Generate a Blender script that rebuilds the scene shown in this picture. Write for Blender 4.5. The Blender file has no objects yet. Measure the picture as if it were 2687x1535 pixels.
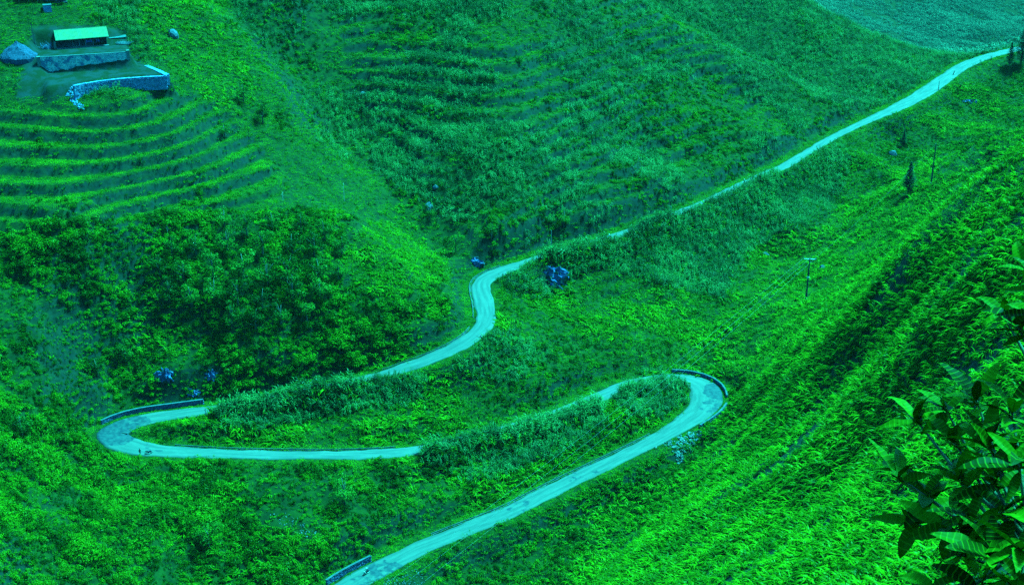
import bpy, bmesh, math, random
import numpy as np
from mathutils import Vector, Matrix, Euler

random.seed(7)
RNG = np.random.default_rng(7)
scene = bpy.context.scene
COL = scene.collection
R = math.radians

# ------------------------------------------------------------------ camera, sky, sun, exposure
PITCH = R(23.5)
FPX = 3691.0                      # focal length in pixels of the 2687 px wide photograph
CX, CY = 1343.5, 767.5
cam_d = bpy.data.cameras.new('camera')
cam_d.sensor_width = 36.0
cam_d.lens = 36.0 * FPX / 2687.0
cam_d.clip_start = 0.3
cam_d.clip_end = 6000.0
cam = bpy.data.objects.new('camera', cam_d)
COL.objects.link(cam)
cam.location = (0, 0, 0)
cam.rotation_euler = (R(90) - PITCH, 0, 0)
scene.camera = cam

SUN_EL, SUN_AZ = R(60), R(58)    # azimuth measured from +Y towards +X
world = bpy.data.worlds.new('World')
scene.world = world
world.use_nodes = True
wn = world.node_tree.nodes
wl = world.node_tree.links
wn.clear()
w_out = wn.new('ShaderNodeOutputWorld')
w_bg = wn.new('ShaderNodeBackground')
w_sky = wn.new('ShaderNodeTexSky')
w_sky.sky_type = 'NISHITA'
w_sky.sun_disc = False
w_sky.sun_elevation = SUN_EL
w_sky.sun_rotation = SUN_AZ
w_sky.altitude = 1200
w_sky.dust_density = 2.0
w_tint = wn.new('ShaderNodeMix')
w_tint.data_type = 'RGBA'
w_tint.blend_type = 'MULTIPLY'
w_tint.inputs['Factor'].default_value = 1.0
w_tint.inputs['B'].default_value = (0.03, 0.62, 0.62, 1)
wl.new(w_sky.outputs[0], w_tint.inputs['A'])
wl.new(w_tint.outputs['Result'], w_bg.inputs['Color'])
w_bg.inputs['Strength'].default_value = 0.055
wl.new(w_bg.outputs[0], w_out.inputs['Surface'])

sun_d = bpy.data.lights.new('sun', 'SUN')
sun_d.energy = 1.5
sun_d.angle = R(12)
sun_d.color = (0.032, 1.0, 0.84)
sun = bpy.data.objects.new('sun', sun_d)
COL.objects.link(sun)
sdir = Vector((math.sin(SUN_AZ) * math.cos(SUN_EL), math.cos(SUN_AZ) * math.cos(SUN_EL), math.sin(SUN_EL)))
sun.rotation_euler = sdir.to_track_quat('Z', 'Y').to_euler()

scene.view_settings.view_transform = 'Standard'
scene.view_settings.look = 'None'
scene.view_settings.gamma = 1.0
scene.view_settings.use_curve_mapping = False
scene.view_settings.exposure = 4.45
scene.cycles.use_denoising = False
scene.cycles.max_bounces = 5
scene.cycles.diffuse_bounces = 2
scene.cycles.glossy_bounces = 1
scene.cycles.transmission_bounces = 2
scene.cycles.volume_bounces = 0
scene.cycles.transparent_max_bounces = 4
scene.cycles.caustics_reflective = False
scene.cycles.caustics_refractive = False

# ------------------------------------------------------------------ picture <-> world helpers
CP, SP = math.cos(PITCH), math.sin(PITCH)


def ray(u, v):
    a = (u - CX) / FPX
    b = (CY - v) / FPX
    return np.array([a, CP + b * SP, -SP + b * CP])


def PZ(u, v, z):
    d = ray(u, v)
    return d * (z / d[2])


def PT(u, v, t):
    return ray(u, v) * t


def project(x, y, z):
    depth = y * CP - z * SP
    up = y * SP + z * CP
    depth = np.maximum(depth, 1e-3)
    return CX + FPX * x / depth, CY - FPX * up / depth, depth


def lattice_noise(x, y, scale, seed):
    x = np.asarray(x) / scale + 1000.0 + seed * 17.3
    y = np.asarray(y) / scale + 1000.0 - seed * 9.1
    xi, yi = np.floor(x).astype(np.int64), np.floor(y).astype(np.int64)
    fx, fy = x - xi, y - yi
    fx, fy = fx * fx * (3 - 2 * fx), fy * fy * (3 - 2 * fy)

    def h(i, j):
        n = (i * 374761393 + j * 668265263 + seed * 982451653) & 0x7fffffff
        n = ((n ^ (n >> 13)) * 1274126177) & 0x7fffffff
        return ((n ^ (n >> 16)) & 0xffff) / 65535.0 * 2 - 1
    return (h(xi, yi) * (1 - fx) + h(xi + 1, yi) * fx) * (1 - fy) + (h(xi, yi + 1) * (1 - fx) + h(xi + 1, yi + 1) * fx) * fy


def smooth(e0, e1, x):
    t = np.clip((x - e0) / (e1 - e0), 0, 1)
    return t * t * (3 - 2 * t)

# ------------------------------------------------------------------ the road's centre line: (u, v, height, width)
ROAD_PX = [
    (840, 1590, -186.6, 6.40), (915, 1535, -186, 6.00), (996, 1490, -185.6, 5.60), (1090, 1442, -185, 5.00), (1133, 1424, -184.7, 5.00), (1200, 1397, -184.3, 5.00),
    (1282, 1366, -183.7, 5.00), (1348, 1337, -183.2, 4.80), (1468, 1275, -182.4, 4.80), (1564, 1229, -181.7, 4.60),
    (1660, 1183, -181, 4.60), (1747, 1139, -180.3, 4.80), (1797, 1108, -179.8, 6.00), (1838, 1074, -179.4, 7.80),
    (1855, 1044, -179, 8.60), (1847, 1017, -178.6, 8.00), (1815, 1000, -178.3, 6.80), (1764, 993, -178, 5.40), (1700, 999, -177.7, 4.80),
    (1638, 1012, -177.4, 4.80), (1599, 1028, -177.2, 4.60), (1533, 1057, -176.9, 4.40), (1424, 1097, -176.4, 4.20),
    (1369, 1114, -176, 4.20), (1250, 1145, -175.4, 4.20), (1130, 1173, -174.9, 4.20), (1062, 1184, -174.6, 4.00),
    (980, 1190, -174.2, 3.90), (870, 1193, -173.8, 3.70), (732, 1192, -173.2, 3.70), (650, 1191, -172.8, 3.80), (577, 1189, -172.5, 4.00),
    (453, 1184, -172, 4.80), (385, 1178, -171.7, 5.80), (325, 1163, -171.5, 7.00), (293, 1140, -171.2, 7.60),
    (320, 1119, -171, 7.00), (375, 1101, -170.7, 5.80), (467, 1086, -170.2, 4.60), (570, 1072, -169.6, 4.20), (650, 1060, -169, 4.20),
    (842, 1020, -167.4, 4.20), (1007, 981, -165.6, 4.40), (1060, 965, -164.8, 4.60), (1111, 948, -164, 4.80), (1172, 923, -163, 4.90), (1227, 893, -162, 5.00),
    (1262, 862, -161.2, 5.10), (1274, 832, -160.6, 5.20), (1271, 796, -160.2, 5.20), (1264, 765, -160, 5.20), (1265, 742, -159.8, 5.20),
    (1286, 724, -159.6, 5.20), (1330, 706, -159.5, 5.00), (1380, 688, -159.6, 3.40), (1470, 659, -159.7, 3.40), (1575, 631, -159.9, 3.40), (1657, 604, -160, 3.40),
    (1740, 574, -160.2, 3.40), (1822, 542, -160.4, 3.40), (1904, 505, -160.7, 3.40), (2000, 461, -161, 3.80), (2056, 436, -161.2, 3.80),
    (2138, 388, -161.6, 3.80), (2179, 364, -161.8, 3.80), (2262, 323, -162, 3.80), (2344, 287, -162.3, 6.00), (2413, 251, -162.6, 7.20),
    (2454, 224, -162.8, 7.20), (2495, 195, -163, 6.60), (2523, 176, -163, 6.60), (2564, 158, -163.2, 6.20), (2622, 140, -163.4, 5.60), (2700, 122, -164, 5.00), (2790, 108, -165, 5.00)]
HIDDEN = ((575, 1045), (1120, 1530))                  # stretches that are narrower, between planted banks
ctrl = np.array([np.append(PZ(u, v, z), w * (0.86 if any(a < u < b for a, b in HIDDEN) and v < 1185 and v > 940 else 1.0)) for u, v, z, w in ROAD_PX])


def resample(ctrl, step=1.0):
    n = len(ctrl)
    out = []
    for i in range(n - 1):
        p0, p1, p2, p3 = ctrl[max(i - 1, 0)], ctrl[i], ctrl[i + 1], ctrl[min(i + 2, n - 1)]
        L = np.linalg.norm((p2 - p1)[:2])
        m = max(2, int(L / step * 2))
        for k in range(m):
            t = k / m
            a = (p2 - p0) * 0.5
            b = (p3 - p1) * 0.5
            out.append((2 * t**3 - 3 * t**2 + 1) * p1 + (t**3 - 2 * t**2 + t) * a + (-2 * t**3 + 3 * t**2) * p2 + (t**3 - t**2) * b)
    out.append(ctrl[-1])
    out = np.array(out)
    for _ in range(3):
        out[1:-1] = out[1:-1] * 0.5 + (out[:-2] + out[2:]) * 0.25
    s = np.concatenate([[0], np.cumsum(np.linalg.norm(np.diff(out[:, :2], axis=0), axis=1))])
    q = np.arange(0, s[-1], step)
    return np.stack([np.interp(q, s, out[:, k]) for k in range(out.shape[1])], 1)


ROAD = resample(ctrl)
tang = np.gradient(ROAD[:, :2], axis=0)
tang /= np.linalg.norm(tang, axis=1)[:, None]
NRM = np.stack([-tang[:, 1], tang[:, 0]], 1)      # to the left of travel

# ------------------------------------------------------------------ hillside heights from sighted points
SIGHT_Z = [
    # left hill with the terraces, the grove and the cliff above the left bend
    (0, 700, -138), (0, 560, -129), (0, 400, -119), (0, 250, -109.5), (0, 0, -90), (300, 250, -109.5), (250, 560, -130.5), (250, 700, -140), (600, 800, -151), (600, 600, -139),
    (600, 400, -127), (600, 200, -113.5), (600, 60, -103.5), (300, 60, -97.5), (200, 130, -102), (900, 560, -141), (1000, 640, -147),
    (1120, 700, -154), (1000, 850, -156.5), (800, 930, -161), (1180, 830, -158), (430, 960, -162), (560, 955, -162.5), (330, 850, -156), (150, 830, -148),
    (800, 800, -152), (800, 650, -144), (760, 400, -131), (750, 250, -121), (640, -80, -94), (300, -150, -82), (0, -200, -74), (-300, 250, -108), (-300, 700, -132), (-300, -100, -80),
    # gully between the two hills
    (620, -20, -102), (720, 170, -120), (850, 350, -136), (1000, 450, -145), (1130, 590, -153.5), (1210, 665, -158),
    # second hill
    (1300, 600, -149), (1300, 400, -137.5), (1300, 200, -124), (1300, 0, -107), (1050, 250, -129), (900, 200, -125), (900, 0, -107), (1100, 430, -141), (1500, 500, -148.5), (1500, 250, -131),
    (1700, 400, -150), (1700, 200, -136), (1550, 580, -155), (1900, 380, -154), (1900, 220, -144), (2050, 330, -156.5), (1300, -200, -88), (900, -200, -88), (1600, -150, -102),
    # ridge of the second hill
    (1700, 5, -121), (1850, 92, -130.5), (2000, 172, -142), (2150, 258, -155.5),
    # third hill
    (2250, 200, -158), (2100, 100, -150), (1950, 20, -143), (2400, 150, -160.5), (2120, 20, -143), (2330, 112, -157), (2450, 195, -162.5), (2000, -80, -133), (2200, 260, -160.5), (2330, 262, -161.5),
    # the valley floor, its stream and the spur below the far road
    (1880, 960, -180.5), (1850, 850, -178.5), (1930, 760, -177.5), (2010, 660, -176), (2190, 540, -174), (2350, 400, -172.5), (2520, 320, -171), (2640, 230, -170),
    (1560, 760, -168.5), (1700, 700, -168), (1450, 870, -170.5), (1600, 900, -173), (1720, 880, -176), (1800, 620, -166.3), (1950, 560, -167), (2100, 470, -167.8), (1760, 780, -173), (1330, 850, -162.5), (1330, 960, -168), (1500, 990, -174.5), (1250, 1040, -171.5),
    (2330, 360, -169.5), (2480, 270, -167.5), (2600, 190, -166.5),
    # the hill with the poles
    (2115, 785, -168), (2300, 640, -160), (2443, 482, -150), (2250, 560, -167), (2000, 830, -173), (1950, 900, -175.5), (2380, 520, -156), (2560, 440, -144), (2687, 345, -134), (2520, 405, -147), (2687, 440, -136.5), (2850, 330, -118), (2200, 750, -162),
    # bank between the two lower arms, inside of the bends
    (1400, 1200, -179.5), (1200, 1300, -181), (1000, 1330, -180), (750, 1330, -177.5), (1750, 1060, -178.6), (1690, 1015, -177.0), (1550, 1120, -178.2), (450, 1130, -170.6), (700, 1130, -170.8), (950, 1080, -170.5), (900, 1140, -172.2), (1150, 1080, -171.8),
    # lower left spur
    (500, 1350, -177), (500, 1500, -182), (750, 1500, -185), (0, 1535, -165), (250, 1450, -172), (0, 1250, -161), (150, 1100, -163.5), (0, 950, -152), (100, 900, -150.5), (-300, 1000, -138), (-300, 1500, -145), (280, 1230, -170), (300, 1010, -167.5), (230, 950, -160), (600, 1700, -188), (0, 1800, -172),
    # gully below the road
    (1780, 1215, -186), (1680, 1330, -188.5), (1560, 1450, -191), (1450, 1535, -192), (1250, 1480, -188), (1100, 1535, -188.5), (1950, 1120, -171.5), (1870, 1180, -177), (1250, 1700, -196), (950, 1700, -191)]
SIGHT_T = [
    # the near hill (pixel and distance)
    (2687, 500, 250), (2400, 650, 290), (2100, 900, 350), (1990, 1010, 368), (2687, 1100, 170), (2687, 1535, 100), (2300, 1535, 150), (2000, 1535, 200), (1700, 1535, 258), (2000, 1300, 265),
    (2300, 1200, 230), (2300, 900, 285), (2500, 800, 235), (1800, 1350, 290), (2687, 800, 205), (2500, 1300, 170), (2150, 1080, 290), (3000, 1300, 110), (3000, 700, 180),
    (2687, 1900, 62), (2000, 1900, 120), (1500, 1900, 190),
    # the hill across the far valley
    (2620, 120, 2450), (2450, 100, 2440), (2620, 60, 2580), (2620, 0, 2700), (2620, -200, 3050), (2300, 40, 2450), (2300, -150, 2750), (2100, -200, 2900), (2687, 130, 2470), (2900, 60, 2600)]
pts = [PZ(*s) for s in SIGHT_Z] + [PT(*s) for s in SIGHT_T]
# ground known without sighting: under the viewer, behind the ridges, far country
pts += [np.array(p, float) for p in [
    (0, 0, -1.7), (2.6, 4.2, -3.4), (-25, 2, -16), (25, 2, 3), (8, 18, -17), (10, 32, -31), (20, 42, -38), (0, 20, -18), (0, 60, -50), (40, 20, -10), (70, 60, -14), (120, 150, -25), (160, 260, -40), (-60, 20, -45), (0, 120, -98), (-60, 120, -110), (-120, 100, -85), (0, 180, -146), (-60, 190, -160), (-140, 200, -125),
    (-20, -40, 14), (60, -40, 30), (-80, -40, -20),
    (77, 605, -146), (56, 630, -138), (101, 590, -153), (110, 760, -160), (178, 720, -185), (150, 790, -195), (230, 690, -180), (250, 760, -205), (320, 640, -150), (240, 540, -140), (340, 800, -200), (200, 470, -140), (230, 380, -90), (220, 320, -58),
    (-100, 640, -20), (-300, 640, 0), (60, 800, -80), (400, 400, 10), (500, 700, -40), (-300, 300, -90), (-320, 100, -60), (600, 1000, -140), (-500, 900, 120), (0, 1100, 60), (250, 1050, -270), (350, 1350, -345), (480, 1300, -340), (300, 900, -235), (480, 1750, -455), (560, 2050, -530), (1300, 1700, -330), (300, 1900, -430), (400, 3700, -350), (1300, 3500, -300)]]
rd = ROAD[::9]
pts = np.array(pts)
pts = np.concatenate([pts, rd[:, :3]])


def rbf_solve(P, c=9.0, lam=0.35):
    n = len(P)
    d = np.sqrt(((P[:, None, :2] - P[None, :, :2]) ** 2).sum(-1) + c * c)
    A = np.zeros((n + 3, n + 3))
    A[:n, :n] = -d - lam * np.eye(n) * -1.0 * 0 + np.eye(n) * lam
    A[:n, n] = 1
    A[:n, n + 1:] = P[:, :2] / 100.0
    A[n:, :n] = A[:n, n:].T
    w = np.linalg.solve(A, np.concatenate([P[:, 2], np.zeros(3)]))
    return w


W = rbf_solve(pts)


def rbf_eval(x, y, c=9.0):
    out = np.empty(x.size)
    xf, yf = x.ravel(), y.ravel()
    n = len(pts)
    for s in range(0, xf.size, 40000):
        e = slice(s, s + 40000)
        d = np.sqrt((xf[e, None] - pts[None, :, 0]) ** 2 + (yf[e, None] - pts[None, :, 1]) ** 2 + c * c)
        out[e] = -d @ W[:n] + W[n] + (xf[e] * W[n + 1] + yf[e] * W[n + 2]) / 100.0
    return out.reshape(x.shape)


xs = np.concatenate([np.arange(-900, -220, 20.0), np.arange(-220, -165, 3.0), np.arange(-165, 200, 1.0), np.arange(200, 340, 3.0), np.arange(340, 1800, 14.0)])
ys = np.concatenate([np.arange(-80, 70, 5.0), np.arange(70, 200, 2.5), np.arange(200, 590, 1.0), np.arange(590, 740, 2.0), np.arange(740, 1150, 8.0), np.arange(1150, 3700, 16.0)])
NX, NY = len(xs), len(ys)
# smooth field on a coarse grid, then bilinear onto the fine one
cxs = np.concatenate([np.arange(-900, -220, 20.0), np.arange(-220, 340, 3.0), np.arange(340, 1821, 20.0)])
cys = np.concatenate([np.arange(-80, 760, 3.0), np.arange(760, 3741, 16.0)])


def bil(gx, gy, Z, x, y):
    i = np.clip(np.searchsorted(gx, x) - 1, 0, len(gx) - 2)
    j = np.clip(np.searchsorted(gy, y) - 1, 0, len(gy) - 2)
    fx = np.clip((x - gx[i]) / (gx[i + 1] - gx[i]), 0, 1)
    fy = np.clip((y - gy[j]) / (gy[j + 1] - gy[j]), 0, 1)
    return (Z[j, i] * (1 - fx) + Z[j, i + 1] * fx) * (1 - fy) + (Z[j + 1, i] * (1 - fx) + Z[j + 1, i + 1] * fx) * fy


CXg, CYg = np.meshgrid(cxs, cys)
CZ = rbf_eval(CXg, CYg)
GX, GY = np.meshgrid(xs, ys)
BASE = bil(cxs, cys, CZ, GX, GY)

# ------------------------------------------------------------------ land-use areas, sighted as outlines on the photograph
MS, MU0, MV0, MW, MH = 8, -600, -400, 490, 320


def area(*polys, blur=3):
    img = np.zeros((MH, MW))
    yy, xx = np.mgrid[0:MH, 0:MW]
    px, py = xx * MS + MU0, yy * MS + MV0
    for poly in polys:
        ins = np.zeros((MH, MW), bool)
        n = len(poly)
        for i in range(n):
            (x1, y1), (x2, y2) = poly[i], poly[(i + 1) % n]
            if y1 == y2:
                continue
            c = ((y1 > py) != (y2 > py)) & (px < (x2 - x1) * (py - y1) / (y2 - y1) + x1)
            ins ^= c
        img = np.maximum(img, ins)
    for _ in range(blur):
        p = np.pad(img, 1, mode='edge')
        img = (p[:-2, 1:-1] + p[2:, 1:-1] + p[1:-1, :-2] + p[1:-1, 2:] + p[1:-1, 1:-1]) / 5
    return img


def look(img, u, v):
    fx = np.clip((u - MU0) / MS, 0, MW - 1.001)
    fy = np.clip((v - MV0) / MS, 0, MH - 1.001)
    i, j = fx.astype(int), fy.astype(int)
    a, b = fx - i, fy - j
    return (img[j, i] * (1 - a) + img[j, i + 1] * a) * (1 - b) + (img[j + 1, i] * (1 - a) + img[j + 1, i + 1] * a) * b


A_TERR = area([(-600, 275), (180, 285), (330, 262), (450, 235), (560, 270), (690, 380), (740, 480), (700, 540), (420, 560), (0, 640), (-600, 700)])
A_TERR_SOFT = area([(-600, 600), (0, 600), (420, 540), (700, 530), (560, 640), (420, 800), (0, 860), (-600, 900)])
A_TERR2 = area([(800, -300), (1500, -300), (1720, 30), (1950, 190), (2050, 320), (1700, 520), (1400, 640), (1220, 620), (1060, 420), (930, 250)])
A_SPUR = area([(1300, 760), (1480, 740), (1640, 700), (1800, 760), (1760, 860), (1500, 960), (1300, 930)])
A_NEARTERR = area([(2420, 440), (2687, 350), (2900, 330), (2900, 560), (2600, 560)])
A_BANK = area([(560, 1080), (1050, 1000), (1300, 960), (1600, 1000), (1300, 1110), (1050, 1150), (560, 1150)])

UU, VV, DD = project(GX, GY, BASE)
front = (DD > 5)


def amask(img):
    return look(img, UU, VV) * front


Z = BASE.copy()
calm = 1 - 0.65 * amask(area([(2900, 470), (2687, 500), (2400, 655), (2110, 900), (1905, 1095), (1760, 1290), (1560, 1560), (1400, 1900), (3300, 1900), (3300, 470)]))
Z += calm * 1.5 * lattice_noise(GX, GY, 23, 1) * smooth(120, 330, DD) + calm * 0.7 * lattice_noise(GX, GY, 9, 2) * smooth(60, 300, DD) + 0.28 * lattice_noise(GX, GY, 3.4, 3)
A_MOUND = area([(-600, 560), (420, 540), (930, 560), (1180, 830), (600, 1020), (250, 1040), (330, 1210), (900, 1280), (980, 1450), (700, 1900), (-600, 1900)], blur=4)
mound = amask(A_MOUND)
Z += mound * (1.3 * np.abs(lattice_noise(GX, GY, 8.5, 15)) + 0.8 * np.abs(lattice_noise(GX, GY, 4.2, 16)) + 1.6 * lattice_noise(GX, GY, 16, 17))
Z += 3.0 * lattice_noise(GX, GY, 60, 4) * smooth(600, 900, DD)
Z += (34 * lattice_noise(GX, GY, 260, 5) + 15 * lattice_noise(GX, GY, 95, 6) + 6 * lattice_noise(GX, GY, 40, 7)) * smooth(1400, 2200, DD)


def terrace(Z, step, sharp, mask, wob=0.0):
    q = Z + wob
    k = np.floor(q / step)
    f = q / step - k
    g = smooth(0.5 - sharp, 0.5 + sharp, f)
    return Z * (1 - mask) + ((k + g) * step - wob) * mask


wob = 1.2 * lattice_noise(GX, GY, 34, 11) + 2.2 * lattice_noise(GX, GY, 80, 12)
cut = smooth(-0.2, 0.35, lattice_noise(GX, GY, 30, 13) + 0.45)
Z = terrace(Z, 3.1, 0.15, amask(A_TERR), wob)
Z = terrace(Z, 2.9, 0.25, 0.55 * amask(A_TERR_SOFT) * cut, wob)
Z = terrace(Z, 3.3, 0.20, 0.97 * amask(A_TERR2) * smooth(-0.3, 0.3, lattice_noise(GX, GY, 45, 14) + 0.35), wob * 1.2)
Z = terrace(Z, 2.4, 0.25, 0.8 * amask(A_SPUR), wob * 0.5)
Z = terrace(Z, 3.0, 0.3, 0.6 * amask(A_NEARTERR), wob)
Z = terrace(Z, 1.7, 0.3, 0.5 * amask(A_BANK), wob * 0.5)

# levelled pads of the farmstead
HOUSE_Z, YARD_Z = -102.0, -106.4
PAD_HOUSE = [PZ(u, v, HOUSE_Z)[:2] for u, v in [(98, 150), (215, 145), (338, 138), (328, 119), (215, 121), (96, 128)]]
PAD_YARD = [PZ(u, v, YARD_Z)[:2] for u, v in [(125, 228), (215, 212), (330, 200), (440, 196), (395, 175), (340, 160), (200, 170), (130, 190)]]


def poly_signed(poly, x, y):
    ins = np.zeros(x.shape, bool)
    dm = np.full(x.shape, 1e9)
    n = len(poly)
    for i in range(n):
        (x1, y1), (x2, y2) = poly[i], poly[(i + 1) % n]
        ins ^= ((y1 > y) != (y2 > y)) & (x < (x2 - x1) * (y - y1) / (y2 - y1 + 1e-12) + x1)
        L2 = (x2 - x1) ** 2 + (y2 - y1) ** 2
        t = np.clip(((x - x1) * (x2 - x1) + (y - y1) * (y2 - y1)) / L2, 0, 1)
        dm = np.minimum(dm, np.hypot(x - x1 - t * (x2 - x1), y - y1 - t * (y2 - y1)))
    return np.where(ins, -dm, dm)


for poly, pz, edge in ((PAD_YARD, YARD_Z, 2.5), (PAD_HOUSE, HOUSE_Z, 2.0)):
    w = 1 - smooth(0.0, edge, poly_signed(poly, GX, GY))
    Z = Z * (1 - w) + (pz + 0.05 * lattice_noise(GX, GY, 3, 21)) * w

# bed of the road: nearest centre-line sample for every ground point close to it
RDIST = np.full(GX.shape, 1e9)
RIDX = np.zeros(GX.shape, int)
for k in range(len(ROAD)):
    x, y = ROAD[k, 0], ROAD[k, 1]
    i0, i1 = np.searchsorted(xs, [x - 16, x + 16])
    j0, j1 = np.searchsorted(ys, [y - 16, y + 16])
    if i1 <= i0 or j1 <= j0:
        continue
    d = np.hypot(GX[j0:j1, i0:i1] - x, GY[j0:j1, i0:i1] - y)
    sub = RDIST[j0:j1, i0:i1]
    m = d < sub
    sub[m] = d[m]
    RIDX[j0:j1, i0:i1][m] = k
RHALF = ROAD[RIDX, 3] / 2
RSIDE = (GX - ROAD[RIDX, 0]) * NRM[RIDX, 0] + (GY - ROAD[RIDX, 1]) * NRM[RIDX, 1]
UPHILL = smooth(-0.2, 0.8, BASE - ROAD[RIDX, 2] - 0.05 * RDIST)
shoulder = 1.2 + 1.4 * UPHILL
w = 1 - smooth(RHALF + shoulder, RHALF + shoulder + 5.0, RDIST)
bed = ROAD[RIDX, 2] - 0.16 - 0.10 * smooth(RHALF - 0.2, RHALF + 0.8, RDIST)
Z = Z * (1 - w) + bed * w
# raised planted banks on the outer edge, which hide stretches of the road from above
A_BERM = area([(560, 1050), (840, 995), (1045, 945), (1075, 985), (850, 1060), (570, 1110)], [(1112, 1140), (1250, 1110), (1420, 1065), (1560, 1020), (1570, 1085), (1430, 1140), (1260, 1185), (1115, 1215)],
              [(1630, 990), (1775, 975), (1790, 1030), (1640, 1050)], [(1345, 680), (1470, 635), (1590, 610), (1600, 660), (1480, 700), (1350, 725)], [(1640, 600), (1890, 490), (2030, 430), (2040, 470), (1910, 530), (1660, 650)],
              [(1130, 1400), (1330, 1330), (1340, 1380), (1140, 1450)], blur=1)
berm = amask(A_BERM) * smooth(RHALF + 0.1, RHALF + 1.1, RDIST) * (1 - smooth(RHALF + 3.0, RHALF + 8, RDIST)) * (GY < ROAD[RIDX, 1] + 0.5)
berm_h = 2.1 * (0.75 + 0.5 * lattice_noise(GX, GY, 6, 91))
Z = Z + berm * np.maximum(berm_h, 0.3)


def ground_z(x, y):
    return bil(xs, ys, Z, np.asarray(x, float), np.asarray(y, float))


def hit(u, v, t0=60.0, t1=1300.0):
    """where the line of sight through a pixel of the photograph meets the ground"""
    d = ray(u, v)
    t = np.arange(t0, t1, 0.5)
    gz = ground_z(d[0] * t, d[1] * t)
    below = np.nonzero(d[2] * t < gz)[0]
    k = below[0] if len(below) else len(t) - 1
    lo, hi = t[max(k - 1, 0)], t[k]
    for _ in range(16):
        m = (lo + hi) / 2
        if d[2] * m < ground_z(d[0] * m, d[1] * m):
            hi = m
        else:
            lo = m
    p = d * hi
    return Vector((p[0], p[1], float(ground_z(p[0], p[1]))))


# ------------------------------------------------------------------ object helpers
def tag(o, label=None, cat=None, group=None, kind=None):
    if label: o['label'] = label
    if cat: o['category'] = cat
    if group: o['group'] = group
    if kind: o['kind'] = kind
    return o


def mesh_obj(name, verts, faces, mat=None, parent=None, smooth_shade=False):
    me = bpy.data.meshes.new(name)
    me.from_pydata([tuple(v) for v in verts], [], faces)
    if smooth_shade:
        me.polygons.foreach_set('use_smooth', [True] * len(me.polygons))
    me.update()
    return link(name, me, mat, parent)


def link(name, me, mat=None, parent=None, loc=None, rot=None, scale=None):
    o = bpy.data.objects.new(name, me)
    COL.objects.link(o)
    if mat is not None and me is not None and not me.materials:
        me.materials.append(mat)
    if parent is not None:
        o.parent = parent
    if loc is not None: o.location = loc
    if rot is not None: o.rotation_euler = rot
    if scale is not None: o.scale = scale
    return o


def empty(name, loc=(0, 0, 0), rotz=0.0, scale=1.0):
    o = bpy.data.objects.new(name, None)
    COL.objects.link(o)
    o.location = loc
    o.rotation_euler = (0, 0, rotz)
    o.scale = (scale,) * 3
    return o


def grid_mesh(name, X, Y, ZZ):
    ny, nx = X.shape
    me = bpy.data.meshes.new(name)
    co = np.stack([X, Y, ZZ], -1).reshape(-1, 3).astype(np.float32)
    idx = np.arange(nx * ny).reshape(ny, nx)
    q = np.stack([idx[:-1, :-1], idx[:-1, 1:], idx[1:, 1:], idx[1:, :-1]], -1).reshape(-1, 4)
    me.vertices.add(len(co))
    me.vertices.foreach_set('co', co.ravel())
    me.loops.add(q.size)
    me.loops.foreach_set('vertex_index', q.ravel().astype(np.int32))
    me.polygons.add(len(q))
    me.polygons.foreach_set('loop_start', np.arange(0, q.size, 4, dtype=np.int32))
    me.polygons.foreach_set('use_smooth', np.ones(len(q), bool))
    me.update(calc_edges=True)
    return me


# ------------------------------------------------------------------ materials
def new_mat(name):
    m = bpy.data.materials.new(name)
    m.use_nodes = True
    nt = m.node_tree
    nt.nodes.clear()
    out = nt.nodes.new('ShaderNodeOutputMaterial')
    return m, nt, out


def N(nt, typ, **kw):
    n = nt.nodes.new(typ)
    for k, v in kw.items():
        if k in n.inputs:
            n.inputs[k].default_value = v
        else:
            setattr(n, k, v)
    return n


def mixc(nt, fac, a, b, blend='MIX'):
    n = nt.nodes.new('ShaderNodeMix')
    n.data_type = 'RGBA'
    n.blend_type = blend
    for key, val in (('Factor', fac), ('A', a), ('B', b)):
        if hasattr(val, 'is_linked') or isinstance(val, bpy.types.NodeSocket):
            nt.links.new(val, n.inputs[key])
        else:
            n.inputs[key].default_value = val if key == 'Factor' else (*val, 1.0)[:4]
    return n.outputs['Result']


def ramp(nt, src, lo, hi):
    n = nt.nodes.new('ShaderNodeMapRange')
    n.interpolation_type = 'SMOOTHSTEP'
    n.inputs['From Min'].default_value = lo
    n.inputs['From Max'].default_value = hi
    nt.links.new(src, n.inputs['Value'])
    return n.outputs['Result']


def noise(nt, scale, detail=3.0, vec=None, rough=0.55):
    n = N(nt, 'ShaderNodeTexNoise', Scale=scale, Detail=detail, Roughness=rough)
    if vec is None:
        g = nt.nodes.new('ShaderNodeNewGeometry')
        vec = g.outputs['Position']
    nt.links.new(vec, n.inputs['Vector'])
    return n.outputs['Fac']


def surf_mat(name, c0, c1, scale=1.0, rough=0.85, bump=0.0, bscale=4.0, spec=0.3, c2=None, s2=0.2, local=False):
    m, nt, out = new_mat(name)
    vec = None
    if local:
        vec = nt.nodes.new('ShaderNodeTexCoord').outputs['Object']
    f = ramp(nt, noise(nt, scale, 4, vec), 0.36, 0.64)
    col = mixc(nt, f, c0, c1)
    if c2:
        f2 = ramp(nt, noise(nt, s2, 5, vec), 0.5, 0.62)
        col = mixc(nt, f2, col, c2)
    b = N(nt, 'ShaderNodeBsdfPrincipled', Roughness=rough)
    b.inputs['Specular IOR Level'].default_value = spec
    nt.links.new(col, b.inputs['Base Color'])
    if bump:
        bn = N(nt, 'ShaderNodeBump', Strength=bump, Distance=0.1)
        nt.links.new(noise(nt, bscale, 5, vec), bn.inputs['Height'])
        nt.links.new(bn.outputs[0], b.inputs['Normal'])
    nt.links.new(b.outputs[0], out.inputs['Surface'])
    return m


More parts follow.
